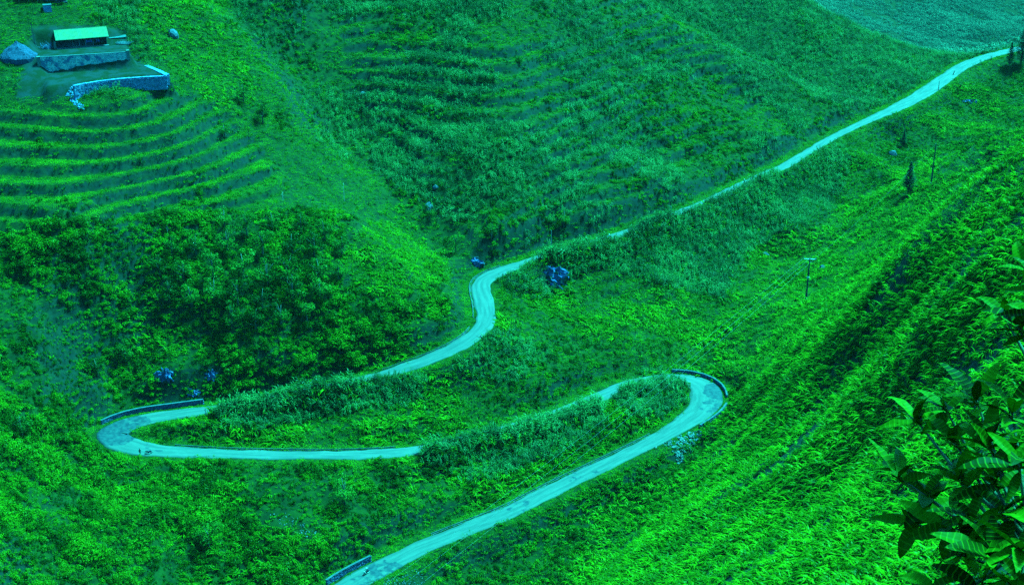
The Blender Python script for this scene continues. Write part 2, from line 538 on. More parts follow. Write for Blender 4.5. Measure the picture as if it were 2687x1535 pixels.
def leaf_mat(name, dark, light, trans=0.35, gloss=0.06, patch=0.03, rough=0.4, translight=1.0):
    """foliage: colour varies plant by plant and in drifts over the hillside"""
    m, nt, out = new_mat(name)
    info = nt.nodes.new('ShaderNodeObjectInfo')
    col = mixc(nt, info.outputs['Random'], dark, light)
    drift = ramp(nt, noise(nt, patch * 2.4, 5, rough=0.65), 0.42, 0.58)
    col = mixc(nt, drift, mixc(nt, 0.72, col, dark), mixc(nt, 0.55, col, light))
    d = nt.nodes.new('ShaderNodeBsdfDiffuse')
    t = nt.nodes.new('ShaderNodeBsdfTranslucent')
    nt.links.new(col, d.inputs['Color'])
    nt.links.new(mixc(nt, 1.0, col, (translight, translight, 0.55 * translight), 'MULTIPLY'), t.inputs['Color'])
    mx = nt.nodes.new('ShaderNodeMixShader')
    mx.inputs[0].default_value = trans
    nt.links.new(d.outputs[0], mx.inputs[1])
    nt.links.new(t.outputs[0], mx.inputs[2])
    g = N(nt, 'ShaderNodeBsdfAnisotropic', Roughness=rough) if False else N(nt, 'ShaderNodeBsdfGlossy', Roughness=rough)
    mg = nt.nodes.new('ShaderNodeMixShader')
    mg.inputs[0].default_value = gloss
    nt.links.new(mx.outputs[0], mg.inputs[1])
    nt.links.new(g.outputs[0], mg.inputs[2])
    nt.links.new(mg.outputs[0], out.inputs['Surface'])
    return m


# ------------------------------------------------------------------ ground sheet
def ground_mat():
    m, nt, out = new_mat('hillside_soil_and_grass')
    at = N(nt, 'ShaderNodeAttribute', attribute_name='bare')
    g = nt.nodes.new('ShaderNodeNewGeometry')
    sep = nt.nodes.new('ShaderNodeSeparateXYZ')
    nt.links.new(g.outputs['Normal'], sep.inputs[0])
    grass = mixc(nt, ramp(nt, noise(nt, 0.5, 5), 0.35, 0.65), (0.0025, 0.009, 0.0006), (0.009, 0.025, 0.001))
    earth = mixc(nt, ramp(nt, noise(nt, 0.8, 5), 0.35, 0.65), (0.003, 0.005, 0.006), (0.009, 0.012, 0.018))
    steep = ramp(nt, sep.outputs['Z'], 0.80, 0.66)
    col = mixc(nt, steep, grass, mixc(nt, 0.45, earth, grass))
    yard = mixc(nt, ramp(nt, noise(nt, 0.35, 6), 0.40, 0.62), (0.004, 0.011, 0.003), (0.011, 0.017, 0.020))
    col = mixc(nt, at.outputs['Fac'], col, yard)
    b = N(nt, 'ShaderNodeBsdfPrincipled', Roughness=0.95)
    b.inputs['Specular IOR Level'].default_value = 0.15
    nt.links.new(col, b.inputs['Base Color'])
    bn = N(nt, 'ShaderNodeBump', Strength=0.6, Distance=0.25)
    nt.links.new(noise(nt, 1.6, 6), bn.inputs['Height'])
    nt.links.new(bn.outputs[0], b.inputs['Normal'])
    nt.links.new(b.outputs[0], out.inputs['Surface'])
    return m


A_BARE = area([(330, 80), (338, 140), (400, 178), (440, 200), (330, 215), (215, 220), (190, 250), (30, 262), (60, 180), (82, 75), (150, 66)], blur=1)
me = grid_mesh('ground', GX, GY, Z)
U2, V2, D2 = project(GX, GY, Z)
BARE = look(A_BARE, U2, V2) * (GY > 380)
a = me.attributes.new('bare', 'FLOAT', 'POINT')
a.data.foreach_set('value', BARE.ravel().astype(np.float32))
ground = link('ground', me, ground_mat())
tag(ground, kind='structure')

# ------------------------------------------------------------------ road
def road_mat():
    m, nt, out = new_mat('worn_pale_road')
    at = N(nt, 'ShaderNodeAttribute', attribute_name='lane')      # x across (-1..1), y metres along, z wear
    sep = nt.nodes.new('ShaderNodeSeparateXYZ')
    nt.links.new(at.outputs['Vector'], sep.inputs[0])
    comb = nt.nodes.new('ShaderNodeCombineXYZ')
    mu = N(nt, 'ShaderNodeMath', operation='MULTIPLY')
    mu.inputs[1].default_value = 3.0
    nt.links.new(sep.outputs['X'], mu.inputs[0])
    mv = N(nt, 'ShaderNodeMath', operation='MULTIPLY')
    mv.inputs[1].default_value = 0.10
    nt.links.new(sep.outputs['Y'], mv.inputs[0])
    nt.links.new(mu.outputs[0], comb.inputs[0])
    nt.links.new(mv.outputs[0], comb.inputs[1])
    streak = ramp(nt, noise(nt, 1.0, 4, comb.outputs[0]), 0.32, 0.66)
    base = mixc(nt, streak, (0.040, 0.046, 0.048), (0.078, 0.077, 0.075))
    fine = ramp(nt, noise(nt, 0.9, 6), 0.30, 0.70)
    base = mixc(nt, fine, mixc(nt, 0.25, base, (0.030, 0.036, 0.042)), base)
    # broken and patched asphalt where the wear attribute is high
    br = N(nt, 'ShaderNodeMath', operation='MULTIPLY_ADD')
    nt.links.new(sep.outputs['Z'], br.inputs[0])
    br.inputs[1].default_value = 0.62
    nt.links.new(noise(nt, 0.42, 5, rough=0.6), br.inputs[2])
    dark = ramp(nt, br.outputs[0], 0.86, 0.97)
    base = mixc(nt, dark, base, mixc(nt, fine, (0.008, 0.013, 0.028), (0.032, 0.042, 0.052)))
    b = N(nt, 'ShaderNodeBsdfPrincipled', Roughness=0.8)
    b.inputs['Specular IOR Level'].default_value = 0.3
    nt.links.new(base, b.inputs['Base Color'])
    bn = N(nt, 'ShaderNodeBump', Strength=0.4, Distance=0.05)
    nt.links.new(noise(nt, 2.2, 6), bn.inputs['Height'])
    nt.links.new(bn.outputs[0], b.inputs['Normal'])
    nt.links.new(b.outputs[0], out.inputs['Surface'])
    return m


WEAR_PX = [(300, 1135, 9, 1.0), (345, 1112, 7, 0.8), (420, 1170, 7, 0.55), (1890, 1030, 7, 1.0), (1870, 1065, 6, 0.7), (1010, 1500, 7, 0.75), (1360, 1333, 6, 0.6), (1530, 1240, 8, 0.55), (960, 1525, 6, 0.6)]
wear_pts = [(PZ(u, v, z0), r_, s_) for (u, v, r_, s_) in WEAR_PX for z0 in [min(ROAD_PX, key=lambda q: (q[0] - u) ** 2 + (q[1] - v) ** 2)[2]]]
across = np.linspace(-1, 1, 11)
n = len(ROAD)
jag_l = 0.22 * lattice_noise(np.arange(n), np.zeros(n), 2.3, 31) + 0.3 * lattice_noise(np.arange(n), np.zeros(n), 7, 32)
jag_r = 0.22 * lattice_noise(np.arange(n), np.zeros(n), 2.3, 33) + 0.3 * lattice_noise(np.arange(n), np.zeros(n), 7, 34)
rx = np.empty((n, 13)); ry = np.empty((n, 13)); rz = np.empty((n, 13)); lane = np.zeros((n, 13, 3))
for j in range(13):
    c = across[min(max(j - 1, 0), 10)]
    off = c * (ROAD[:, 3] / 2 + np.where(c > 0, jag_l, jag_r) * abs(c))
    if j in (0, 12):
        off = off + np.sign(c) * 0.15
    rx[:, j] = ROAD[:, 0] + NRM[:, 0] * off
    ry[:, j] = ROAD[:, 1] + NRM[:, 1] * off
    rz[:, j] = ROAD[:, 2] + 0.05 * (1 - c * c) + (0 if 0 < j < 12 else -0.45)
    lane[:, j, 0] = c
    lane[:, j, 1] = np.arange(n)
    for p, r_, s_ in wear_pts:
        lane[:, j, 2] = np.maximum(lane[:, j, 2], s_ * (1 - smooth(r_ * 0.45, r_, np.hypot(rx[:, j] - p[0], ry[:, j] - p[1]))))
me = grid_mesh('road', rx[:, ::-1], ry[:, ::-1], rz[:, ::-1])
a = me.attributes.new('lane', 'FLOAT_VECTOR', 'POINT')
a.data.foreach_set('vector', lane[:, ::-1].reshape(-1).astype(np.float32))
road = tag(link('road', me, road_mat()), kind='structure')

# ------------------------------------------------------------------ plants
M_GRASS = leaf_mat('tall_grass_blades', (0.012, 0.042, 0.0006), (0.062, 0.150, 0.0015), trans=0.08, gloss=0.003, patch=0.045)
M_TURF = leaf_mat('short_grass_blades', (0.024, 0.070, 0.001), (0.075, 0.160, 0.0025), trans=0.12, gloss=0.003, patch=0.06)
M_MAIZE = leaf_mat('maize_leaves', (0.011, 0.036, 0.010), (0.044, 0.130, 0.030), trans=0.12, gloss=0.008, patch=0.035)  # glaucous leaf, its blue raised further to paint haze on the farther hills
M_BUSH = leaf_mat('bush_leaves', (0.005, 0.022, 0.0006), (0.056, 0.150, 0.002), trans=0.12, gloss=0.003, patch=0.05)
M_TREE = leaf_mat('tree_leaves', (0.007, 0.028, 0.003), (0.042, 0.120, 0.010), trans=0.12, gloss=0.003, patch=0.02)
M_FIR = leaf_mat('conifer_needles', (0.008, 0.024, 0.014), (0.014, 0.036, 0.020), trans=0.1, gloss=0.003, patch=0.02)
M_BARK = surf_mat('bark', (0.06, 0.06, 0.05), (0.13, 0.13, 0.12), 3.0, 0.9, 0.5, 8.0, local=True)

plants = bpy.data.collections.new('plant_library')      # meshes that the scattered cover draws from


def blade(V, F, base, az, length, width, lift, droop, segs=4, fold=0.0):
    """one arching leaf: a strip that rises and bends over"""
    d = np.array([math.cos(az), math.sin(az), 0])
    s = np.array([-math.sin(az), math.cos(az), 0])
    p = np.array(base, float)
    ang = lift
    i0 = len(V)
    for k in range(segs + 1):
        f = k / segs
        w = width * (1 - f) ** 0.6 * (0.55 + 0.45 * min(1, f * 4)) if k < segs else 0.004
        V.append(tuple(p - s * w / 2)); V.append(tuple(p + s * w / 2))
        p = p + (d * math.cos(ang) + np.array([0, 0, math.sin(ang)])) * length / segs
        ang -= droop / segs
    for k in range(segs):
        a = i0 + 2 * k
        F.append((a, a + 1, a + 3, a + 2))


def proto(name, V, F, mat):
    me = bpy.data.meshes.new(name)
    me.from_pydata(V, [], F)
    me.polygons.foreach_set('use_smooth', [True] * len(F))
    me.materials.append(mat)
    me.update()
    o = bpy.data.objects.new(name, me)
    plants.objects.link(o)
    return o


def grass_proto(name, rnd, mat, n, h, w, spread, wind=0.0, droop=2.0):
    V, F = [], []
    for i in range(n):
        az = rnd.uniform(0, 6.283) if rnd.random() > wind else rnd.gauss(2.6, 0.5)
        r_, a_ = spread * math.sqrt(rnd.random()), rnd.uniform(0, 6.283)
        blade(V, F, (r_ * math.cos(a_), r_ * math.sin(a_), -0.1), az, h * rnd.uniform(0.7, 1.25), w * rnd.uniform(0.7, 1.3), rnd.uniform(1.0, 1.45), droop * rnd.uniform(0.7, 1.3))
    return proto(name, V, F, mat)


def maize_proto(name, rnd, mat, stalks=3):
    V, F = [], []
    for s in range(stalks):
        ox, oy = rnd.gauss(0, 0.38), rnd.gauss(0, 0.38)
        h = rnd.uniform(1.3, 1.9)
        blade(V, F, (ox, oy, -0.1), rnd.uniform(0, 6.28), h, 0.05, 1.5, 0.1, 2)
        for k in range(7):
            blade(V, F, (ox, oy, h * (0.2 + 0.11 * k)), k * 3.0 + rnd.uniform(-0.5, 0.5), rnd.uniform(0.7, 1.0), 0.12, rnd.uniform(0.7, 1.2), rnd.uniform(1.7, 2.4), 4)
    return proto(name, V, F, mat)


def leafcloud(rnd, V, F, centers, leaf, per):
    """leaves spread over the outside and inside of a few irregular clumps"""
    for (cx, cy, cz, r_) in centers:
        for i in range(per):
            th, ph = rnd.uniform(0, 6.283), math.acos(rnd.uniform(-0.75, 1))
            rr = r_ * (0.55 + 0.5 * rnd.random() ** 0.6)
            dx, dy, dz = math.sin(ph) * math.cos(th), math.sin(ph) * math.sin(th), math.cos(ph)
            p = np.array([cx + rr * dx, cy + rr * dy, cz + rr * dz * 0.85])
            nrm = np.array([dx, dy, dz + 0.5]) + np.array([rnd.gauss(0, 0.45) for _ in range(3)])
            nrm /= np.linalg.norm(nrm) + 1e-9
            t = np.cross(nrm, [rnd.gauss(0, 1) for _ in range(3)])
            t /= np.linalg.norm(t) + 1e-9
            b = np.cross(nrm, t)
            L, Wd = leaf * rnd.uniform(0.7, 1.4), leaf * rnd.uniform(0.35, 0.6)
            i0 = len(V)
            V.extend([tuple(p - t * L / 2), tuple(p + b * Wd / 2), tuple(p + t * L / 2 - nrm * L * 0.15), tuple(p - b * Wd / 2)])
            F.append((i0, i0 + 1, i0 + 2, i0 + 3))


def bush_proto(name, rnd, mat, r_, clumps, per, leaf, tall=0.7):
    V, F = [], []
    cs = []
    for k in range(clumps):
        a, q = rnd.uniform(0, 6.283), r_ * 0.75 * math.sqrt(rnd.random())
        cs.append((q * math.cos(a), q * math.sin(a), rnd.uniform(0.15, tall) * r_ * (1.2 - q / r_), r_ * rnd.uniform(0.28, 0.5)))
    leafcloud(rnd, V, F, cs, leaf, per)
    return proto(name, V, F, mat)


rp = random.Random(3)
P_GRASS = [grass_proto('tuft_grass', rp, M_GRASS, 10, 1.75, 0.20, 0.42, 0.75, 3.3) for _ in range(4)]
P_TURF = [grass_proto('turf_patch', rp, M_TURF, 22, 0.5, 0.085, 0.75, 0.2, 2.6) for _ in range(3)]
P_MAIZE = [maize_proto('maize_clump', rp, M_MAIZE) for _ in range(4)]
P_BUSH = [bush_proto('bush_clump', rp, M_BUSH, 1.25, 6, 46, 0.26) for _ in range(5)]
P_BIG = [bush_proto('large_bush_clump', rp, M_BUSH, 2.2, 11, 60, 0.34, 0.8) for _ in range(4)]
M_DIST = leaf_mat('haze_tinted_leaves', (0.045, 0.100, 0.065), (0.085, 0.170, 0.115), trans=0.12, gloss=0.003, patch=0.008)  # valley haze put into the leaf colour: paler and bluer than nearer scrub
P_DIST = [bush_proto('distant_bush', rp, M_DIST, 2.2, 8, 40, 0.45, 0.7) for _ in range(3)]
P_SCRUB = [bush_proto('low_scrub_clump', rp, M_BUSH, 0.85, 4, 30, 0.20, 0.5) for _ in range(4)]
LIB = {}
for key, lst in (('tall_grass', P_GRASS), ('short_grass', P_TURF), ('maize_crop', P_MAIZE), ('undergrowth', P_BUSH), ('distant_scrub', P_DIST), ('tall_undergrowth', P_BIG), ('low_scrub', P_SCRUB)):
    c = bpy.data.collections.new(key + '_kinds')
    for o in lst:
        c.objects.link(o)
    LIB[key] = c


def scatter_nodes(coll):
    ng = bpy.data.node_groups.new('scatter_' + coll.name, 'GeometryNodeTree')
    ng.interface.new_socket('Geometry', in_out='INPUT', socket_type='NodeSocketGeometry')
    ng.interface.new_socket('Geometry', in_out='OUTPUT', socket_type='NodeSocketGeometry')
    gi = ng.nodes.new('NodeGroupInput')
    go = ng.nodes.new('NodeGroupOutput')
    ci = ng.nodes.new('GeometryNodeCollectionInfo')
    ci.inputs['Collection'].default_value = coll
    ci.inputs['Separate Children'].default_value = True
    ci.inputs['Reset Children'].default_value = True
    ip = ng.nodes.new('GeometryNodeInstanceOnPoints')
    ip.inputs['Pick Instance'].default_value = True
    na = ng.nodes.new('GeometryNodeInputNamedAttribute')
    na.data_type = 'FLOAT_VECTOR'
    na.inputs['Name'].default_value = 'turn'
    ns = ng.nodes.new('GeometryNodeInputNamedAttribute')
    ns.data_type = 'FLOAT_VECTOR'
    ns.inputs['Name'].default_value = 'size'
    er = ng.nodes.new('FunctionNodeEulerToRotation')
    ng.links.new(na.outputs['Attribute'], er.inputs[0])
    ng.links.new(gi.outputs[0], ip.inputs['Points'])
    ng.links.new(ci.outputs[0], ip.inputs['Instance'])
    ng.links.new(er.outputs[0], ip.inputs['Rotation'])
    ng.links.new(ns.outputs['Attribute'], ip.inputs['Scale'])
    ng.links.new(ip.outputs[0], go.inputs[0])
    return ng


# land use for the cover, again sighted as outlines on the photograph
B_NEAR = area([(2900, 470), (2687, 500), (2560, 560), (2400, 655), (2250, 790), (2110, 900), (1990, 1015), (1905, 1095), (1860, 1190), (1760, 1290), (1640, 1420), (1560, 1560), (1400, 1900), (3300, 1900), (3300, 470)], blur=1)
B_MID = area([(2900, 300), (2687, 345), (2520, 405), (2380, 440), (2190, 555), (2000, 700), (1900, 800), (1880, 950), (1930, 1030), (2000, 1000), (2110, 890), (2400, 650), (2687, 500), (2900, 460)], blur=1)
B_HILL2 = area([(560, -300), (620, 40), (820, 310), (1010, 470), (1150, 660), (1230, 690), (1500, 620), (1750, 555), (1950, 460), (2210, 320), (2150, 250), (1850, 90), (1690, -10), (1600, -300)], blur=1)
B_LEFTUP = area([(-600, -300), (-600, 275), (330, 260), (450, 235), (560, 290), (720, 420), (880, 560), (980, 560), (1010, 480), (800, 320), (620, 60), (560, -300)], blur=1)
B_TREADS = area([(-600, 255), (330, 250), (470, 220), (640, 330), (740, 470), (720, 560), (420, 570), (0, 640), (-600, 700)], blur=2)
B_SHRUBS = area([(-600, 600), (0, 600), (420, 560), (720, 560), (930, 560), (900, 660), (1150, 760), (1190, 830), (1040, 950), (560, 1050), (250, 1060), (-600, 1100)], blur=1)
B_SMOOTH = area([(880, 690), (960, 590), (1050, 560), (1165, 680), (1180, 745), (1060, 770), (930, 760)], [(980, 540), (1060, 530), (1100, 600), (1050, 620)],
                [(350, 20), (470, -60), (600, 80), (680, 230), (640, 320), (480, 225), (420, 160)], blur=2)
B_LOWLEFT = area([(-600, 880), (120, 860), (240, 960), (250, 1130), (330, 1190), (700, 1215), (900, 1260), (1000, 1450), (860, 1540), (700, 1900), (-600, 1900)], blur=1)
B_VALLEY = area([(1300, 730), (1560, 640), (1800, 560), (2100, 410), (2350, 300), (2687, 150), (2900, 150), (2900, 330), (2450, 410), (2190, 555), (1950, 740), (1880, 960), (1640, 1000), (1250, 1120), (1050, 1160), (560, 1180), (420, 1130), (560, 1080), (1100, 960), (1270, 860)], blur=1)
B_ROWS = area([(560, 1078), (840, 1025), (1050, 975), (1120, 985), (1090, 1060), (950, 1075), (800, 1110), (600, 1130)],
              [(1110, 1160), (1250, 1135), (1420, 1090), (1560, 1085), (1600, 1110), (1480, 1190), (1250, 1270), (1120, 1230)],
              [(1600, 1050), (1640, 1000), (1700, 975), (1790, 1005), (1815, 1060), (1760, 1110), (1640, 1090)],
              [(1290, 740), (1400, 690), (1560, 640), (1680, 605), (1830, 550), (2000, 480), (2200, 370), (2230, 420), (2180, 560), (1960, 660), (1900, 790), (1700, 740), (1560, 700), (1420, 780)],
              [(1230, 830), (1320, 880), (1450, 930), (1330, 1020), (1200, 980)], blur=1)
B_FAR = area([(1690, -20), (1860, 85), (2200, 300), (2360, 280), (2640, 130), (2900, 100), (2900, -400), (1600, -400)], blur=1)
B_MUD = area([(85, 70), (150, 66), (290, 66), (335, 92), (340, 140), (365, 165), (440, 200), (330, 218), (215, 225), (190, 255), (40, 255), (70, 180), (20, 160), (0, 130), (85, 110)], blur=1)
B_ROCKY = area([(1650, 1135), (1750, 1128), (1850, 1130), (1820, 1160), (1790, 1215), (1755, 1215), (1740, 1165)], [(1020, 1510), (1090, 1490), (1120, 1535), (1000, 1560), (960, 1545)],
               [(1395, 690), (1490, 670), (1500, 720), (1460, 755), (1430, 755), (1390, 720)], blur=0)
B_CLIFF = area([(400, 950), (560, 950), (560, 1050), (420, 1060)], blur=1)
B_DRY = area([(640, 1340), (740, 1330), (860, 1390), (760, 1400)], blur=1)

# candidate points: uniform over the ground that the photograph can see, with a margin
cell = 0.72
gx0 = np.arange(-190, 330, cell)
gy0 = np.arange(40, 760, cell)
SX, SY = np.meshgrid(gx0, gy0)
SX = SX + RNG.uniform(-0.5, 0.5, SX.shape) * cell
SY = SY + RNG.uniform(-0.5, 0.5, SY.shape) * cell
SX, SY = SX.ravel(), SY.ravel()
SZ = ground_z(SX, SY)
u, v, dep = project(SX, SY, SZ)
keep = (u > -160) & (u < 2860) & (v > -150) & (v < 1720)
SX, SY, SZ, u, v, dep = [q[keep] for q in (SX, SY, SZ, u, v, dep)]
# only what a viewer near the photograph's place can see: drop points hidden behind nearer ground by a good margin
hid = np.zeros(len(SX), bool)
for f in np.linspace(0.30, 0.985, 34):
    hid |= (ground_z(SX * f, SY * f) > SZ * f + 5.0 * (1 - f) * 4 + 2.0)
SX, SY, SZ, u, v, dep = [q[~hid] for q in (SX, SY, SZ, u, v, dep)]
rdist = bil(xs, ys, np.minimum(RDIST, 30), SX, SY) - bil(xs, ys, RHALF, SX, SY)
uph = bil(xs, ys, UPHILL * (RDIST < 15), SX, SY)
e = 0.6
gxs = (ground_z(SX + e, SY) - ground_z(SX - e, SY)) / (2 * e)
gys = (ground_z(SX, SY + e) - ground_z(SX, SY - e)) / (2 * e)
steep = np.hypot(gxs, gys)
L = {k: look(m_, u, v) for k, m_ in dict(near=B_NEAR, mid=B_MID, hill2=B_HILL2, up=B_LEFTUP, tread=B_TREADS, shrub=B_SHRUBS, smooth=B_SMOOTH, low=B_LOWLEFT, val=B_VALLEY, rows=B_ROWS, far=B_FAR, mud=B_MUD, rock=B_ROCKY, cliff=B_CLIFF, dry=B_DRY).items()}
n1 = lattice_noise(SX, SY, 14, 41)
n2 = lattice_noise(SX, SY, 5.5, 42)
n3 = lattice_noise(SX, SY, 30, 43)
slope_gain = np.clip(np.sqrt(1 + steep ** 2), 1, 2.6)
rnd = RNG.random(len(SX))
rnd2 = RNG.random(len(SX))
prob = {k: np.zeros(len(SX)) for k in LIB}
A2 = cell * cell                                     # share of a square metre per candidate


def put(kind, mask, per_m2):
    prob[kind] = np.maximum(prob[kind], mask * per_m2 * A2 * slope_gain)


flat = 1 - smooth(0.45, 0.8, steep)
put('low_scrub', 0.0 * u + 1.0, 0.10)
put('short_grass', (1 - 0.9 * np.clip(L['tread'] + L['hill2'], 0, 1) * (1 - flat)) * (1 - L['near']) * (1 - 0.8 * L['low']) * (1 - 0.6 * L['shrub']), 0.5)
put('tall_grass', L['near'], 0.80 * np.clip(1 + 0.6 * n1 + 0.6 * n2, 0.12, 2))
put('low_scrub', L['near'] * smooth(0.25, 0.5, n1), 0.3)
put('tall_grass', L['mid'], 0.20 * (1 + n2))
put('short_grass', L['mid'], 1.5)
put('low_scrub', L['mid'] * smooth(0.35, 0.6, n1), 0.4)
crop = smooth(-0.35, 0.1, n3 + 0.5 * n1)
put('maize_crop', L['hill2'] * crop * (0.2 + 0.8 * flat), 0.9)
put('low_scrub', L['hill2'], 0.22)
put('undergrowth', L['hill2'] * smooth(0.1, 0.5, -n1), 0.22)
put('short_grass', L['hill2'] * flat, 0.9)
put('short_grass', L['up'], 1.3)
put('low_scrub', L['up'] * smooth(-0.1, 0.5, n1), 0.3)
put('undergrowth', L['up'] * smooth(0.2, 0.6, n1 + 0.5 * n2), 0.18)
put('maize_crop', L['up'] * smooth(0.2, 0.5, -n3), 0.5)
put('short_grass', L['tread'] * flat, 2.6)
put('low_scrub', L['tread'] * (1 - flat), 0.16)
put('undergrowth', L['tread'] * smooth(0.35, 0.6, n1), 0.10)
put('undergrowth', L['shrub'], 0.26 * np.clip(1 + 0.8 * n1 + 0.4 * n2, 0.1, 2))
put('low_scrub', L['shrub'], 0.6)
put('tall_grass', L['shrub'] * smooth(0.1, 0.4, n3), 0.25)
put('undergrowth', L['low'], 0.20 * np.clip(1.3 + 0.7 * n1 + 0.4 * n2, 0.5, 2))
put('low_scrub', L['low'], 0.62)
put('tall_grass', L['low'] * smooth(0.1, 0.4, n3), 0.3)
put('low_scrub', L['val'], 0.45)
put('short_grass', L['val'], 0.9)
put('tall_grass', L['val'] * smooth(0.0, 0.5, n1), 0.5)
put('undergrowth', L['val'] * smooth(0.1, 0.5, -n1), 0.22)
put('low_scrub', L['far'], 0.18)
put('maize_crop', L['far'], 0.5)  # bluish crop added on the third hill for its painted haze tint
put('undergrowth', L['far'] * smooth(0.0, 0.5, n1), 0.16)
put('tall_undergrowth', L['low'] * smooth(-0.3, 0.35, n1 + 0.4 * n2), 0.12)
put('tall_undergrowth', L['shrub'] * smooth(-0.2, 0.3, n1), 0.07)
# the bank between the two lower arms and the ground below the road
bank = (1 - np.clip(L['near'] + L['mid'] + L['hill2'] + L['up'] + L['shrub'] + L['low'] + L['val'] + L['far'], 0, 1)) * (v > 900)
put('undergrowth', bank, 0.22 * (1 + 0.6 * n1))
put('low_scrub', bank, 0.5)
put('tall_grass', bank * smooth(-0.1, 0.4, n3), 0.55)
put('maize_crop', L['rows'], 1.0)
put('tall_grass', L['rows'], 0.35)
bank_crop = bil(xs, ys, berm, SX, SY)
put('maize_crop', smooth(0.1, 0.4, bank_crop), 2.4)
put('tall_grass', smooth(0.05, 0.3, bank_crop), 0.9)
for k in ('undergrowth', 'tall_undergrowth', 'low_scrub', 'maize_crop', 'tall_grass'):
    sm = L['smooth']
    if k in ('undergrowth', 'tall_undergrowth', 'maize_crop'): prob[k] *= 1 - sm
    if k == 'low_scrub': prob[k] *= 1 - 0.75 * sm
    if k == 'tall_grass': prob[k] = prob[k] * (1 - sm) + sm * 0.35 * A2
put('short_grass', L['smooth'], 1.8)
for k in LIB:
    prob[k] *= (1 - smooth(0.2, 0.6, L['mud'])) * (1 - 0.93 * smooth(0.3, 0.6, L['rock'])) * (1 - 0.8 * L['cliff'] * (k != 'low_scrub')) * (1 - 0.6 * L['dry'])
# the verge along the road: nothing on the road, short turf beside it, taller growth on the outer edge
open_edge = area([(380, 1195), (1115, 1200), (1110, 1215), (380, 1215)], [(1190, 1400), (1720, 1150), (1900, 1100), (1900, 1130), (1750, 1190), (1200, 1440)], [(1230, 880), (1300, 850), (1300, 740), (1260, 760)], [(1060, 985), (1240, 900), (1260, 930), (1090, 1000)], [(2300, 330), (2700, 150), (2700, 190), (2330, 350)], blur=1)
oe = look(open_edge, u, v)
for k in LIB:
    lim = {'distant_scrub': 1.5, 'undergrowth': 1.5, 'tall_undergrowth': 2.6, 'maize_crop': 0.9, 'low_scrub': 1.1, 'tall_grass': 0.75, 'short_grass': 0.15}[k]
    lim = lim + (uph * 1.7 + oe * 1.3) * (k != 'short_grass')
    if k in ('maize_crop', 'tall_grass'): lim = np.where(bank_crop > 0.08, 0.35, lim)
    prob[k] *= rdist > lim
put('short_grass', ((rdist > 0.15) & (rdist < 3.5)) * 1.0, 1.7)

VIS_CACHE = dict(X=SX, Y=SY, u=u, v=v)


def build_cover(kind, label_name, sel, smin, smax, tilt=0.18):
    x, y, z = SX[sel], SY[sel], SZ[sel]
    n = len(x)
    me = bpy.data.meshes.new(label_name)
    me.vertices.add(n)
    me.vertices.foreach_set('co', np.stack([x, y, z - 0.03], 1).astype(np.float32).ravel())
    turn = np.stack([RNG.normal(0, tilt, n), RNG.normal(0, tilt, n), RNG.uniform(0, 6.283, n)], 1)
    if kind in ('tall_grass',):
        turn[:, 2] = RNG.normal(0.3, 0.7, n)
    s = RNG.uniform(smin, smax, n) * (1 + 0.22 * n1[sel] + 0.15 * n2[sel]) * (1 + 0.4 * smooth(0.1, 0.5, bank_crop[sel]))
    size = np.stack([s * RNG.uniform(0.85, 1.15, n), s * RNG.uniform(0.85, 1.15, n), s * RNG.uniform(0.8, 1.25, n)], 1)
    for nm, arr in (('turn', turn), ('size', size)):
        at = me.attributes.new(nm, 'FLOAT_VECTOR', 'POINT')
        at.data.foreach_set('vector', arr.astype(np.float32).ravel())
    me.update()
    o = link(label_name, me)
    md = o.modifiers.new('scatter', 'NODES')
    md.node_group = scatter_nodes(LIB[kind])
    tag(o, kind='stuff')
    return o, n


counts = {}
for kind, smin, smax in (('tall_grass', 0.95, 1.55), ('short_grass', 0.8, 1.5), ('maize_crop', 0.9, 1.35), ('undergrowth', 0.6, 1.45), ('tall_undergrowth', 0.6, 1.25), ('low_scrub', 0.6, 1.4)):
    sel = RNG.random(len(SX)) < prob[kind]
    o, counts[kind] = build_cover(kind, kind, np.nonzero(sel)[0], smin, smax)
# the far hills beyond the road's end: larger growth, sparser points
cell2 = 5.0
FX, FY = np.meshgrid(np.arange(60, 1250, cell2), np.arange(680, 3400, cell2))
FX = (FX + RNG.uniform(-0.5, 0.5, FX.shape) * cell2).ravel()
FY = (FY + RNG.uniform(-0.5, 0.5, FY.shape) * cell2).ravel()
FZ = ground_z(FX, FY)
fu, fv, fd = project(FX, FY, FZ)
k_ = (fu > 1500) & (fu < 2860) & (fv > -120) & (fv < 420) & (FY > 755)
FX, FY, FZ, fu, fv, fd = [q[k_] for q in (FX, FY, FZ, fu, fv, fd)]
hid = np.zeros(len(FX), bool)
for f in np.linspace(0.15, 0.97, 50):
    hid |= ground_z(FX * f, FY * f) > FZ * f + 12 * (1 - f) + 3.0
dens = smooth(-0.25, 0.35, lattice_noise(FX, FY, 120, 95) + 0.6 * lattice_noise(FX, FY, 40, 96))
k_ = (~hid) & (RNG.random(len(FX)) < 0.2 + 0.7 * dens)
SX, SY, SZ = FX[k_], FY[k_], FZ[k_]
bank_crop = np.zeros(len(SX))
n1 = lattice_noise(SX, SY, 60, 97)
n2 = lattice_noise(SX, SY, 25, 98)
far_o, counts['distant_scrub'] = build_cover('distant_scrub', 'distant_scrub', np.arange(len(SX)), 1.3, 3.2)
print('cover', counts)

